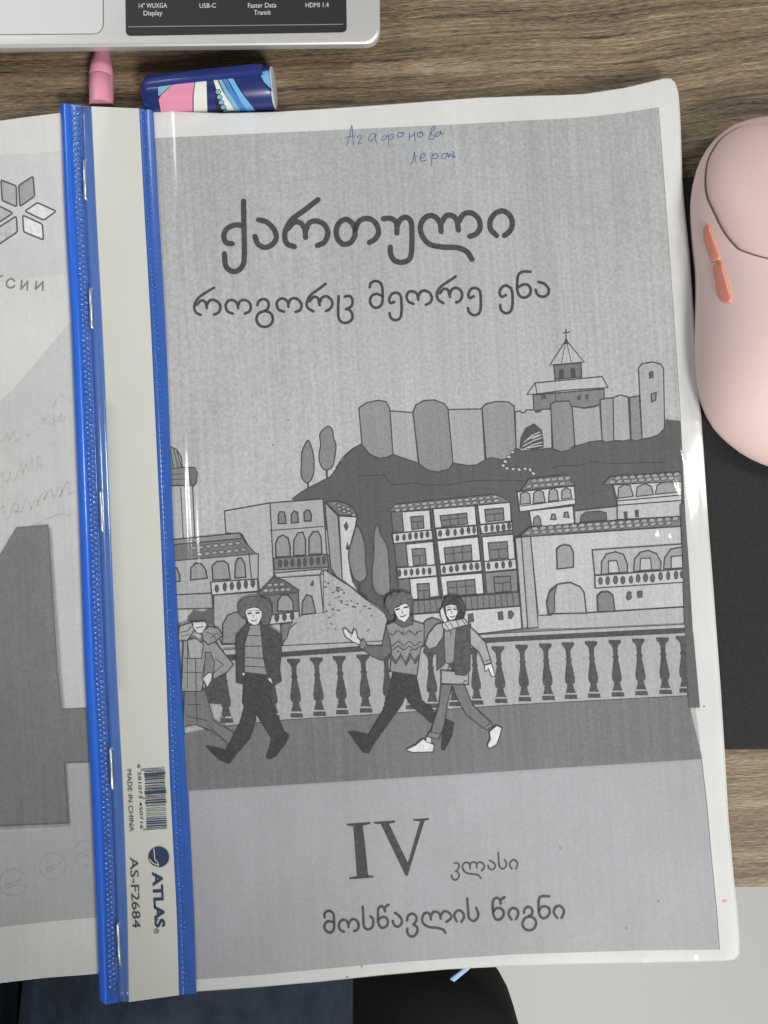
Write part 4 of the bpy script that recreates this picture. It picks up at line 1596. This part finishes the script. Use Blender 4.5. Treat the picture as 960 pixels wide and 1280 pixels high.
    k.F(0.225, "580 500 640 500 680 600 730 650 775 690 745 722 700 690 650 650 600 560", 5)
    k.F(0.26, "470 735 520 748 512 772 455 760", 4)
    k.F(0.26, "775 690 785 702 750 726 738 716", 4)
    k.F(0.63, "350 825 400 800 435 770 470 792 490 800 485 835 380 838", 4)
    k.F(0.58, "450 760 475 765 477 792 450 786", 3)
    k.F(0.63, "765 735 800 705 828 715 812 770 800 800 765 818 755 805 770 770", 4)
    k.F(0.40, "525 430 600 435 660 445 662 500 525 495", 5)
    k.F(0.31, "540 210 605 210 600 300 590 380 570 400 545 390 540 300", 4)
    k.F(0.14, "540 215 540 400 505 430 505 345 440 335 445 322 500 315 520 255", 4)
    k.F(0.125, "600 212 672 198 668 430 645 455 595 450 588 380", 4)
    k.F(0.39, "445 300 460 250 500 200 540 190 535 260 500 312 465 325")
    k.F(0.39, "668 215 690 230 745 290 775 390 740 402 715 340 670 300")
    k.F(0.62, "740 405 775 395 795 460 775 458 760 420 745 437", 4)
    k.S("740 385 775 374", 4)
    k.F(0.075, "528 135 534 92 556 62 580 55 612 62 638 88 647 125 640 162 612 190 570 190 545 170", 0, 0.1, True)
    k.F(face, "545 110 570 100 602 104 609 140 592 175 568 182 550 156", 4)
    k.F(face, "518 132 534 112 545 150 556 182 542 196 524 168", 4)
    k.F(0.48, "530 195 560 185 640 172 662 200 600 216 555 234 530 214", 4)
    for s in ("545 195 560 220", "570 190 585 218", "600 182 612 208", "630 178 645 200", "560 222 575 240 570 255", "570 390 560 430", "595 430 640 430", "635 500 640 480 655 482"):
        k.S(s, 4)
    k.S("554 129 573 125", 7, 0.08)
    k.S("584 125 603 125", 7, 0.08)
    for q in ("545 100 556 78 576 68", "620 80 636 106 636 140", "606 72 622 92 626 120"):
        k.S(q, 4, 0.14, True)
    k.S("555 118 574 114", 3)
    k.S("584 114 603 114", 3)
    k.S("578 132 576 144 582 146", 3)
    k.S("568 160 580 164 592 157", 5)
    k.build("person", pic)

    # ---------------- lettering
    tx = 0.092
    k = Ink(page_z, dz0=Z0).R(260, 230, 2.1818)
    for s in ("97 47 98 110 99 195 95 222 80 237 62 237 48 222 45 190", "66 163 50 160 43 142 52 122 75 112 97 114",
              "138 98 160 104 180 124 186 148 174 166 154 173 136 163 128 143",
              "300 43 268 68 228 98 212 126 210 150 218 165 236 171", "218 122 236 104 254 108 264 124 266 146", "266 128 276 107 296 101 318 112 327 134 318 158 298 168",
              "440 160 458 148 465 128 455 104 434 94 412 102 402 124 400 142 388 160 368 164 353 148 350 124 360 104 378 97 394 108 401 124",
              "478 95 497 94 511 102 515 118 515 134", "515 118 524 98 540 91 553 102 556 130 555 185 548 206 528 214 508 208 498 190 497 172",
              "720 206 706 185 680 174 640 172 606 165 586 145 579 118 588 96 606 86 622 92 633 108 636 130", "636 108 648 88 664 86 678 98 683 126", "683 104 698 82 720 80 738 96 742 118 732 136 714 143",
              "787 141 771 124 770 100 784 80 806 74 824 88 830 110 822 130 808 141"):
        k.S(s, 15, tx, True)
    k.build("title_lettering", booklet)
    k = Ink(page_z, dz0=Z0).R(230, 340, 3.84)
    for s in ("145 75 108 97 68 126 50 160 56 192 80 206", "62 158 82 137 102 144 110 174", "110 160 120 140 142 134 166 148 175 170 166 194 145 205",
              "234 200 208 188 200 160 214 138 236 136 254 150 260 174", "260 160 270 140 292 135 314 148 321 172 312 190 292 200",
              "352 160 360 140 385 130 404 144 406 166 398 180 385 188", "387 187 414 196 426 222 418 250 390 264 362 255 348 228 358 200 387 187",
              "480 191 454 180 445 152 458 132 478 128 496 142 502 168", "502 152 512 132 534 126 556 140 565 163 556 184 536 192",
              "680 57 650 80 608 112 590 145 594 172 622 190", "602 142 622 120 642 126 652 160", "652 146 662 124 684 117 706 132 712 156 702 176 682 188",
              "742 116 740 180 742 218 756 240 782 244 806 228 808 204 796 184 778 178", "772 118 796 116 809 136 804 164 780 178"):
        k.S(s, 13.5, tx, True)
    k.R(450, 330, 3.84)
    for s in ("47 112 52 92 75 82 98 92 107 118 108 178 98 202 76 211 56 200 48 178 56 154 78 144 106 152",
              "165 182 148 188 140 172 150 148 172 138 192 148 199 175 199 236 190 262 168 270 148 258 142 236",
              "257 192 232 180 224 154 236 134 258 133 274 146 280 172", "280 156 290 136 310 128 335 140 345 165 336 186 316 196",
              "460 60 430 80 390 108 370 138 374 170 400 188", "382 142 402 120 422 126 432 158", "432 144 442 122 464 115 485 130 490 154 480 176 462 185",
              "546 155 528 164 520 148 530 124 550 115 572 126 579 155 579 212 570 238 546 246 526 234 518 212",
              "700 150 680 158 670 140 680 114 702 104 724 118 732 150 731 204 720 230 698 236 678 222 672 198",
              "818 38 785 37 762 50 755 85 755 125 765 152 786 162 810 152 820 128 810 104 788 98 762 110",
              "856 86 882 94 902 114 906 136 890 155 866 156 850 144 843 124"):
        k.S(s, 13.5, tx, True)
    k.build("subtitle_lettering", booklet)
    k = Ink(page_z, dz0=Z0).R(380, 980, 2.6667)
    k.F(0.10, "141 132 221 126 222 133 197 139 214 303 232 306 232 312 151 318 151 311 176 306 164 141 142 138", 0)
    k.F(0.10, "232 126 303 121 304 128 284 133 346 262 386 125 363 122 363 117 416 113 417 119 402 123 346 305 338 306 256 134 233 132", 0)
    k.build("class_numeral", booklet)
    k = Ink(page_z, dz0=Z0).R(555, 1055, 8.727)
    for s in ("112 210 140 205 162 225 160 255 145 285 125 298", "125 298 150 305 165 335 155 370 125 392 95 378 80 340",
              "403 375 380 345 350 332 290 325 240 312 207 275 203 235 225 205 255 200 280 220 285 268", "283 225 305 200 340 200 355 225 357 258", "357 225 380 198 415 205 440 235 435 265 410 290",
              "497 178 535 200 558 230 550 262 525 278 495 268 480 235", "592 92 597 180 605 245 640 270 675 245 680 205 660 172", "740 270 718 235 725 195 760 172 795 195 800 230 785 270"):
        k.S(s, 21, 0.125, True)
    k.R(400, 1115, 6)
    for s in ("35 190 35 160 65 140 98 160 105 200 105 270 90 298 65 302 38 280 35 245 60 220 104 226", "180 298 150 280 142 240 165 210 195 212 212 240 215 262", "215 238 235 208 262 205 285 230 290 265 275 285 255 292",
              "320 110 325 180 328 250 350 278 385 270 400 235 395 200 378 182", "488 145 480 120 460 105 440 120 435 160 438 230 455 262 475 268 503 250 510 215 490 188 460 190 442 205", "485 120 498 105 515 95",
              "562 155 595 180 615 215 605 245 580 260 555 245 545 215", "652 215 660 180 690 162 720 180 722 215 700 243", "700 243 728 265 728 300 705 330 675 330 655 305 655 275",
              "940 305 920 280 870 268 820 262 780 240 765 205 780 165 805 155 825 170 832 205", "832 178 850 150 880 150 900 170 905 200", "905 174 930 145 960 150 983 175 980 200 948 224"):
        k.S(s, 20, 0.115, True)
    k.R(550, 1110, 5.647)
    for s in ("118 235 100 195 115 165 140 158 165 180 168 210 150 238", "192 75 198 150 205 210 235 232 262 215 270 180 255 140", "428 112 425 85 405 70 380 80 372 120 378 190 395 220 420 222 445 200 448 165 425 142 395 145 379 162",
              "425 88 440 75 455 65", "505 222 485 190 490 160 515 140 545 155 552 185 535 220", "592 175 600 145 625 132 650 150 648 185 626 199", "628 200 665 215 678 250 660 288 628 298 595 285 582 250 598 215 627 200",
              "770 58 720 58 700 75 695 120 700 180 720 210 748 208 772 180 770 145 745 130 715 135 699 158", "828 210 805 180 808 145 835 125 865 140 875 170 858 210"):
        k.S(s, 19, 0.115, True)
    k.build("class_lettering", booklet)
    pen_ink = mat("ballpoint_ink", lin((88, 95, 138)), 0.6, var=0.25, scale=1200)
    k = Ink(page_z, dz0=Z0).R(420, 150, 5.333)
    for s in ("72 172 90 105 105 38 112 110 118 172", "62 128 80 112 130 106", "142 122 152 106 168 106 164 128 148 160 176 150", "266 95 238 94 218 122 226 142 250 126 267 94 262 130 276 156",
              "338 108 316 108 305 128 318 138 340 112 348 102 352 182", "352 112 374 94 386 110 368 130 352 124", "452 92 428 82 408 98 420 116 446 104 448 86 430 92", "490 85 488 140", "490 116 522 100", "522 78 528 142",
              "580 84 556 80 542 98 556 116 578 104 574 84 552 92", "618 132 634 70 652 40 660 56 632 94 656 104 648 128 620 128", "694 78 668 90 668 112 690 98 698 74 702 96 722 84",
              "496 300 516 270 522 212 526 250 534 292", "558 262 592 244 588 222 566 238 566 272 604 268", "642 220 636 306", "640 244 664 224 682 240 664 258 642 256", "744 222 712 228 704 254 726 256 746 224 748 252",
              "796 244 776 246 764 226 752 250", "770 214 788 216 780 248 798 246"):
        k.S(s, 5.2, pen_ink, True)
    k.build("handwritten_name", booklet)
    # specks of toner dirt
    for x, y in ((783, 1160), (341, 556), (360, 525), (823, 1126), (700, 1060), (331, 961), (452, 1208), (434, 1221), (880, 883)):
        k = Ink(page_z, dz0=Z0 + 8e-6)
        k.E(0.15, x, y, 1.0, 1.2, 0, 0.1, 7)
        k.build("toner_speck", booklet)
    k = Ink(page_z, dz0=Z0 + 8e-6)
    k.fill_px(nums("902 1125 908 1124 909 1127 903 1128"), mat("red_speck", (0.66, 0.42, 0.40), 0.7))
    k.build("ink_speck", booklet)


booklet_print()

# ================================================================== folder: back cover, blue spine with welds, label, staples, clear front
folder = empty("report_folder", (-0.08, 0.0, 0), "blue spined clear report folder with a cream label strip", "folder")
Y0, Y1 = 131.0, 1250.0


def loft(name, xa, xb, prof, ytop, ybot, m, smooth=40, n=90, close=True):
    """Strip between two traced edges with a height profile across (u, z)."""
    bm = bmesh.new()
    rows = []
    for i in range(n + 1):
        t = i / n
        row = []
        for u, z in prof:
            y = ytop(u) + (ybot(u) - ytop(u)) * t
            x = xa(y) + (xb(y) - xa(y)) * u
            p = proj(x, y, max(z, 0.004))
            row.append(bm.verts.new((p.x, p.y, z)))
        rows.append(row)
    for a, b in zip(rows, rows[1:]):
        for k in range(len(prof) - 1):
            bm.faces.new((a[k], b[k], b[k + 1], a[k + 1]))
    if close:
        bm.faces.new([r[0] for r in (rows[0],)] + rows[0][1:])
        bm.faces.new(rows[-1][::-1])
        bm.faces.new([r[0] for r in rows] + [r[-1] for r in rows[::-1]])
    bmesh.ops.recalc_face_normals(bm, faces=bm.faces)
    return from_bm(name, bm, m, folder, smooth)


def folder_parts():
    blue = mat("blue_plastic", lin((38, 103, 214)), 0.30, 0.5, coat=0.35, var=0.03, scale=250, bump=0.08, bscale=350)
    blue_d = mat("blue_plastic_band", lin((52, 96, 178)), 0.28, 0.5, coat=0.35, var=0.10, scale=220, bump=0.15, bscale=300, stretch=(1, .25, 1))
    # back cover sheet below the booklet
    o = [(p.x, p.y) for p in (proj(x, y, 0.003) for x, y in nums("112 150 210 150 480 140 780 126 828 122 846 250 868 520 887 860 900 1050 908 1186 560 1204 250 1228 150 1236"))]
    prism("back_cover", o, 0.0026, 0.0029, mat("cover_blue_back", lin((60, 110, 200)), 0.4), folder)
    # rolled outer spine
    loft("spine", LX, BX, [(0.0, 0.0052), (0.015, 0.0066), (0.06, 0.0074), (0.14, 0.0077), (0.24, 0.0075), (0.30, 0.0070), (0.34, 0.0066), (0.62, 0.0066), (1.0, 0.0066)],
         lambda u: 129 + 4.5 * u, lambda u: (1256 if u > .2 else 1250 + 30 * u) - 7 * max(0, u - .2), blue)
    loft("inner_band", CX, RX, [(0.0, 0.0068), (0.05, 0.0072), (0.16, 0.0073), (0.30, 0.0070), (0.36, 0.0073), (0.75, 0.0073), (0.9, 0.0073), (1.0, 0.0066)],
         lambda u: 136 + 1.5 * u, lambda u: 1243.5 - 1.5 * u, blue_d)
    # stippled weld on the spine: two staggered rows of embossed rings, one mesh
    weld = mat("weld_plastic", lin((82, 124, 196)), 0.16, 0.6, coat=0.7)

    def weld_seam(name, xa, xb, rows, step, r, h, z0, m, jitter=0.15):
        bm = bmesh.new()
        for u, ph in rows:
            y = 138 + ph * step
            while y < 1238:
                x = xa(y) + (xb(y) - xa(y)) * u
                p = proj(x, y, z0)
                rr = r * random.uniform(1 - jitter, 1 + jitter)
                ring = []
                for ri, zz in ((1.0, -0.0001), (0.72, h), (0.42, h * .8), (0.2, h * 0.15)):
                    ring.append([bm.verts.new((p.x + math.cos(a * 1.0472) * rr * ri, p.y + math.sin(a * 1.0472) * rr * ri * 0.8, z0 + zz * random.uniform(.8, 1.2))) for a in range(6)])
                for A, B in zip(ring, ring[1:]):
                    for q in range(6):
                        bm.faces.new((A[q], A[(q + 1) % 6], B[(q + 1) % 6], B[q]))
                bm.faces.new(ring[-1])
                y += step
        return from_bm(name, bm, m, folder, 70)
    # recessed band that carries the weld
    loft("weld_band", LX, BX, [(0.345, 0.00662), (0.36, 0.00672), (0.60, 0.00672), (0.615, 0.00662)], lambda u: 133, lambda u: 1250, mat("weld_band_plastic", lin((58, 98, 178)), 0.22, 0.5, coat=0.6, var=0.3, scale=700, bump=0.3, bscale=1500), close=False)
    weld_seam("weld_seam", LX, BX, ((0.41, 0.0), (0.53, 0.5)), 6.4, 0.00078, 0.00038, 0.0067, weld)
    weld_seam("weld_seam", CX, RX, ((0.26, 0.0), (0.44, 0.5)), 6.4, 0.00045, 0.00016, 0.00725, mat("weld_plastic_faint", lin((72, 116, 200)), 0.2, 0.5, coat=0.5))
    # rolled clear edge of the label sleeve, running between weld and label
    sleeve = mat("sleeve_plastic", lin((78, 112, 178)), 0.16, 0.6, coat=0.8, var=0.16, scale=160, bump=0.35, bscale=260, stretch=(1, .12, 1))
    loft("sleeve_roll", LX, BX, [(0.625, 0.00665), (0.65, 0.0074), (0.68, 0.0080), (0.715, 0.00835), (0.75, 0.00842), (0.79, 0.00825), (0.83, 0.00795), (0.87, 0.00755), (0.91, 0.00712), (0.95, 0.0069), (0.99, 0.0068)],
         lambda u: 132 + 2 * u, lambda u: 1252, sleeve, 70)
    # cream label strip in its clear sleeve
    cream = mat("cream_card", (0.62, 0.622, 0.565), 0.42, 0.45, coat=0.15, var=0.02, scale=60)
    strip = loft("label_strip", BX, CX, [(-0.02, 0.0066), (0.0, 0.00705), (0.25, 0.0073), (0.5, 0.0074), (0.75, 0.0073), (1.0, 0.00705), (1.02, 0.0066)], lambda u: 133 + 2.5 * u, lambda u: 1252.5 - 8.5 * u, cream)
    zf = lambda x, y: 0.00755
    ink = mat("label_ink", lin((46, 62, 92)), 0.5, var=0.1, scale=800)
    blk = mat("label_ink_dark", lin((58, 62, 66)), 0.5, var=0.1, scale=800)
    Rg = lambda x, y: (130 + x / 5.12, 930 + y / 5.12)
    text_on("lettering", "MADE IN CHINA", Rg(147, 165), Rg(164, 562), 5.9, zf, blk, strip, 0.0)
    text_on("lettering", "AS-F2684", Rg(166, 728), Rg(184, 1178), 10.6, zf, blk, strip, 0.0, bold=-0.002)
    text_on("lettering", "ATLAS", Rg(310, 818), Rg(328, 1176), 12.6, zf, ink, strip, 0.0, bold=0.035)
    text_on("lettering", "6 281073 450716", Rg(214, 132), Rg(232, 545), 4.3, zf, blk, strip, 0.0)
    k = Ink(zf, dz0=5e-6, dz=4e-6, cut=False).R(130, 930, 5.12)
    rnd = random.Random(3)
    y = 160.0
    i = 0
    while y < 556:
        w = rnd.choice((3, 3, 4.5, 6, 8, 11)) if i not in (0, 1, 24, 25) else 3.5
        long_ = 1 if (i < 2 or y > 540 or 340 < y < 356) else 0
        sx = (y - 160) * 0.04
        x0 = (235 if long_ else 258) + sx
        k.S("%f %f %f %f" % (x0, y + (2 if long_ else 0), 388 + sx, y - 9), w, ink)
        y += w / 2 + rnd.choice((4, 5, 7, 10)) + 2.5
        i += 1
    k.build("barcode", strip)
    k = Ink(zf, dz0=5e-6, dz=4e-6, cut=False).R(130, 930, 5.12)
    k.E(ink, 350, 723, 67, 67, 0, 0.1, 36)
    for s in ("318 668 322 700 326 735 345 762 347 788", "292 735 306 755 326 768 345 774", "288 752 304 774 322 784 340 788"):
        k.S(s, 6, mat("label_cream_line", (0.62, 0.62, 0.55), 0.5), True)
    k.build("globe_logo", strip)
    k = Ink(zf, dz0=5e-6, dz=4e-6, cut=False).R(130, 930, 5.12)
    k.stroke_px([k.px((335 + 15 * math.cos(a * .5236), 1198 + 15 * math.sin(a * .5236))) for a in range(12)], 0.6, blk, True)
    k.S("329 1190 342 1192 342 1200 329 1200", 3, blk)
    k.S("342 1198 328 1206", 3, blk)
    k.build("registered_mark", strip)

    # staples through the spine
    steel = mat("staple_steel", (0.80, 0.80, 0.78), 0.36, 0.5, metal=1.0)
    proto = None
    zs = 0.0091
    for i, (xa, ya, xb, yb) in enumerate(((105.5, 199, 106.5, 248), (113.0, 360, 114.5, 409), (126.0, 612, 128.0, 666), (138.0, 936, 140.5, 987), (147.0, 1156, 149.5, 1207))):
        a, b = proj(xa, ya, zs), proj(xb, yb, zs)
        mid = (a + b) / 2
        if proto is None:
            hl = (a - b).length / 2
            bm = bmesh.new()
            r = 0.0005
            tube(bm, [(0.0003, hl, -0.0024), (0.0, hl, -0.0005), (0, hl - 0.0006, 0.0), (0, 0, 0.00003), (0, -hl + 0.0006, 0.0), (0, -hl, -0.0005), (0.0003, -hl, -0.0024)], r, 10)
            me = bpy.data.meshes.new("staple")
            bm.to_mesh(me)
            bm.free()
            me.materials.append(steel)
            for p in me.polygons:
                p.use_smooth = True
            proto = me
        o_ = bpy.data.objects.new("staple", proto)
        COL.objects.link(o_)
        o_.parent = folder
        o_.matrix_parent_inverse = Matrix.Translation(-origin(folder))
        o_.location = mid
        d = a - b
        o_.rotation_euler = (0, 0, math.atan2(d.y, d.x) - math.pi / 2)


folder_parts()


def plastic_mat():
    m = bpy.data.materials.new("clear_plastic")
    m.use_nodes = True
    nt = m.node_tree
    N, L = nt.nodes, nt.links
    N.remove(N["Principled BSDF"])
    tr = N.new("ShaderNodeBsdfTransparent")
    tr.inputs[0].default_value = (0.975, 0.98, 0.985, 1)
    gl = N.new("ShaderNodeBsdfGlossy")
    gl.inputs["Roughness"].default_value = 0.11
    gl.inputs[0].default_value = (1, 1, 1, 1)
    lw = N.new("ShaderNodeLayerWeight")      # same reflectance from both faces of the film
    lw.inputs[0].default_value = 0.5
    pw = N.new("ShaderNodeMath")
    pw.operation = 'POWER'
    pw.inputs[1].default_value = 5.0
    L.new(lw.outputs["Facing"], pw.inputs[0])
    fr = N.new("ShaderNodeMath")
    fr.operation = 'MULTIPLY_ADD'
    fr.inputs[1].default_value = 0.9
    fr.inputs[2].default_value = 0.045
    L.new(pw.outputs[0], fr.inputs[0])
    tc = N.new("ShaderNodeTexCoord")
    mp = N.new("ShaderNodeMapping")
    mp.inputs["Scale"].default_value = (1, 0.12, 1)
    L.new(tc.outputs["Object"], mp.inputs[0])
    nz = N.new("ShaderNodeTexNoise")
    nz.inputs["Scale"].default_value = 260
    nz.inputs["Detail"].default_value = 3
    L.new(mp.outputs[0], nz.inputs["Vector"])
    bp = N.new("ShaderNodeBump")
    bp.inputs["Strength"].default_value = 0.12
    bp.inputs["Distance"].default_value = 0.0005
    L.new(nz.outputs[0], bp.inputs["Height"])
    L.new(bp.outputs[0], gl.inputs["Normal"])
    mx = N.new("ShaderNodeMixShader")
    L.new(fr.outputs[0], mx.inputs[0])
    L.new(tr.outputs[0], mx.inputs[1])
    L.new(gl.outputs[0], mx.inputs[2])
    L.new(mx.outputs[0], N["Material Output"].inputs[0])
    return m


def clear_cover():
    """Clear front cover: fine sheet with the crease beside the spine and the dents near the right edge."""
    rt = smooth_interp([(98, 845), (142, 849.5), (224, 852.5), (320, 861.5), (443, 870), (510, 875), (620, 882.5), (715, 889.5), (860, 900), (939, 905), (1024, 910), (1096, 917), (1139, 921), (1200, 925)])
    ridges = []

    def seg(pts, amp, sig):
        w = [proj(x, y, ZP) for x, y in nums(pts)]
        ridges.append((w, amp, sig))
    seg("222 150 228 300 238 470 244 640 252 800 262 960 272 1150", 0.00040, 0.0016)
    seg("219 462 223 545 228 640 233 740 239 870", 0.0016, 0.0030)
    seg("230 500 233 600 238 700 244 800", 0.00055, 0.0013)
    seg("840 528 845 556 850 580", 0.0005, 0.0012)
    seg("828 574 836 600 842 622", 0.0006, 0.0012)
    seg("846 535 853 610 860 670 867 730", 0.0015, 0.0068)
    seg("812 664 818 676", 0.0006, 0.0010)
    seg("830 666 834 678", 0.0005, 0.0008)
    seg("719 1171 729 1158", 0.00030, 0.0008)
    seg("802 1198 806 1188", 0.00022, 0.0010)
    seg("864 1190 872 1186", 0.00025, 0.0010)
    seg("254 150 262 400 275 700 290 1000", 0.00012, 0.0020)

    for q, (xt, xb_) in enumerate(((207, 251), (213, 259), (219, 262), (223, 268), (231, 274), (240, 286))):
        seg("%d 145 %d 480 %d 800 %d 1235" % (xt, xt + 17 + q % 2, xt + 31 - q % 2, xb_), 0.00009 + 0.00003 * (q % 3), 0.0007)

    def extra(x, y):
        z = 0.0
        for w, amp, sig in ridges:
            best, tt = 1e9, 0
            tot = len(w) - 1
            for i, (a, b) in enumerate(zip(w, w[1:])):
                dx, dy = b.x - a.x, b.y - a.y
                l2 = dx * dx + dy * dy
                t = max(0, min(1, ((x - a.x) * dx + (y - a.y) * dy) / l2))
                d = math.hypot(x - a.x - dx * t, y - a.y - dy * t)
                if d < best:
                    best, tt = d, (i + t) / tot
            if best < 4 * sig:
                z += amp * math.exp(-(best / sig) ** 2) * (math.sin(math.pi * min(1, max(0, 0.06 + 0.88 * tt))) ** 0.6)
        return z
    top = smooth_interp([(180, 136.5), (220, 137.5), (280, 140), (340, 138.5), (400, 135), (480, 129.5), (600, 120.5), (730, 115.5), (780, 108), (812, 100.5), (846, 97)])
    bot = smooth_interp([(228, 1242), (250, 1241.5), (290, 1242), (340, 1237), (400, 1230), (480, 1221), (560, 1213), (640, 1208.5), (720, 1206), (800, 1204.5), (925, 1203)])
    cols = []
    s = 0.0
    while s < 1.0:
        cols.append(s)
        s += 0.0022 if s < 0.09 or s > 0.90 else 0.008
    cols.append(1.0)
    rows = 260
    bm = bmesh.new()
    grid = []
    for i in range(rows + 1):
        t = i / rows
        r = []
        for s in cols:
            y = 138 + (1236 - 138) * t
            for _ in range(3):
                x = RX(y) - 3 + (rt(y) - RX(y) + 3) * s
                y = top(x) + (bot(x) - top(x)) * t
            # rounded outer corners
            if s > 0.97 and (t < 0.02 or t > 0.985):
                x -= 5 * (s - 0.97) / 0.03 * (1 if t > .985 else .6)
            p = proj(x, y, ZP + 0.002)
            z = page_raw(p.x, p.y) + 0.00155 + extra(p.x, p.y)
            r.append(bm.verts.new((p.x, p.y, z)))
        grid.append(r)
    for a, b in zip(grid, grid[1:]):
        for q in range(len(cols) - 1):
            bm.faces.new((a[q], b[q], b[q + 1], a[q + 1]))
    bmesh.ops.recalc_face_normals(bm, faces=bm.faces)
    from_bm("clear_cover", bm, plastic_mat(), folder, 0)


clear_cover()


# ================================================================== small pale strip under the folder's lower edge
def strip():
    zs = 0.0012
    px = [(562.5, 1224.5), (568, 1227.5), (584.5, 1213.5), (604, 1196), (598, 1194), (577, 1212.5)]
    o = prism("plastic_strip", [(p.x, p.y) for p in (proj(x, y, zs) for x, y in px)], zs - 0.0008, zs, mat("pale_blue_strip", lin((176, 208, 240)), 0.3, 0.5), None, 0.0001)
    tag(o, "short pale blue strip poking out below the folder's bottom edge", "strip")


strip()
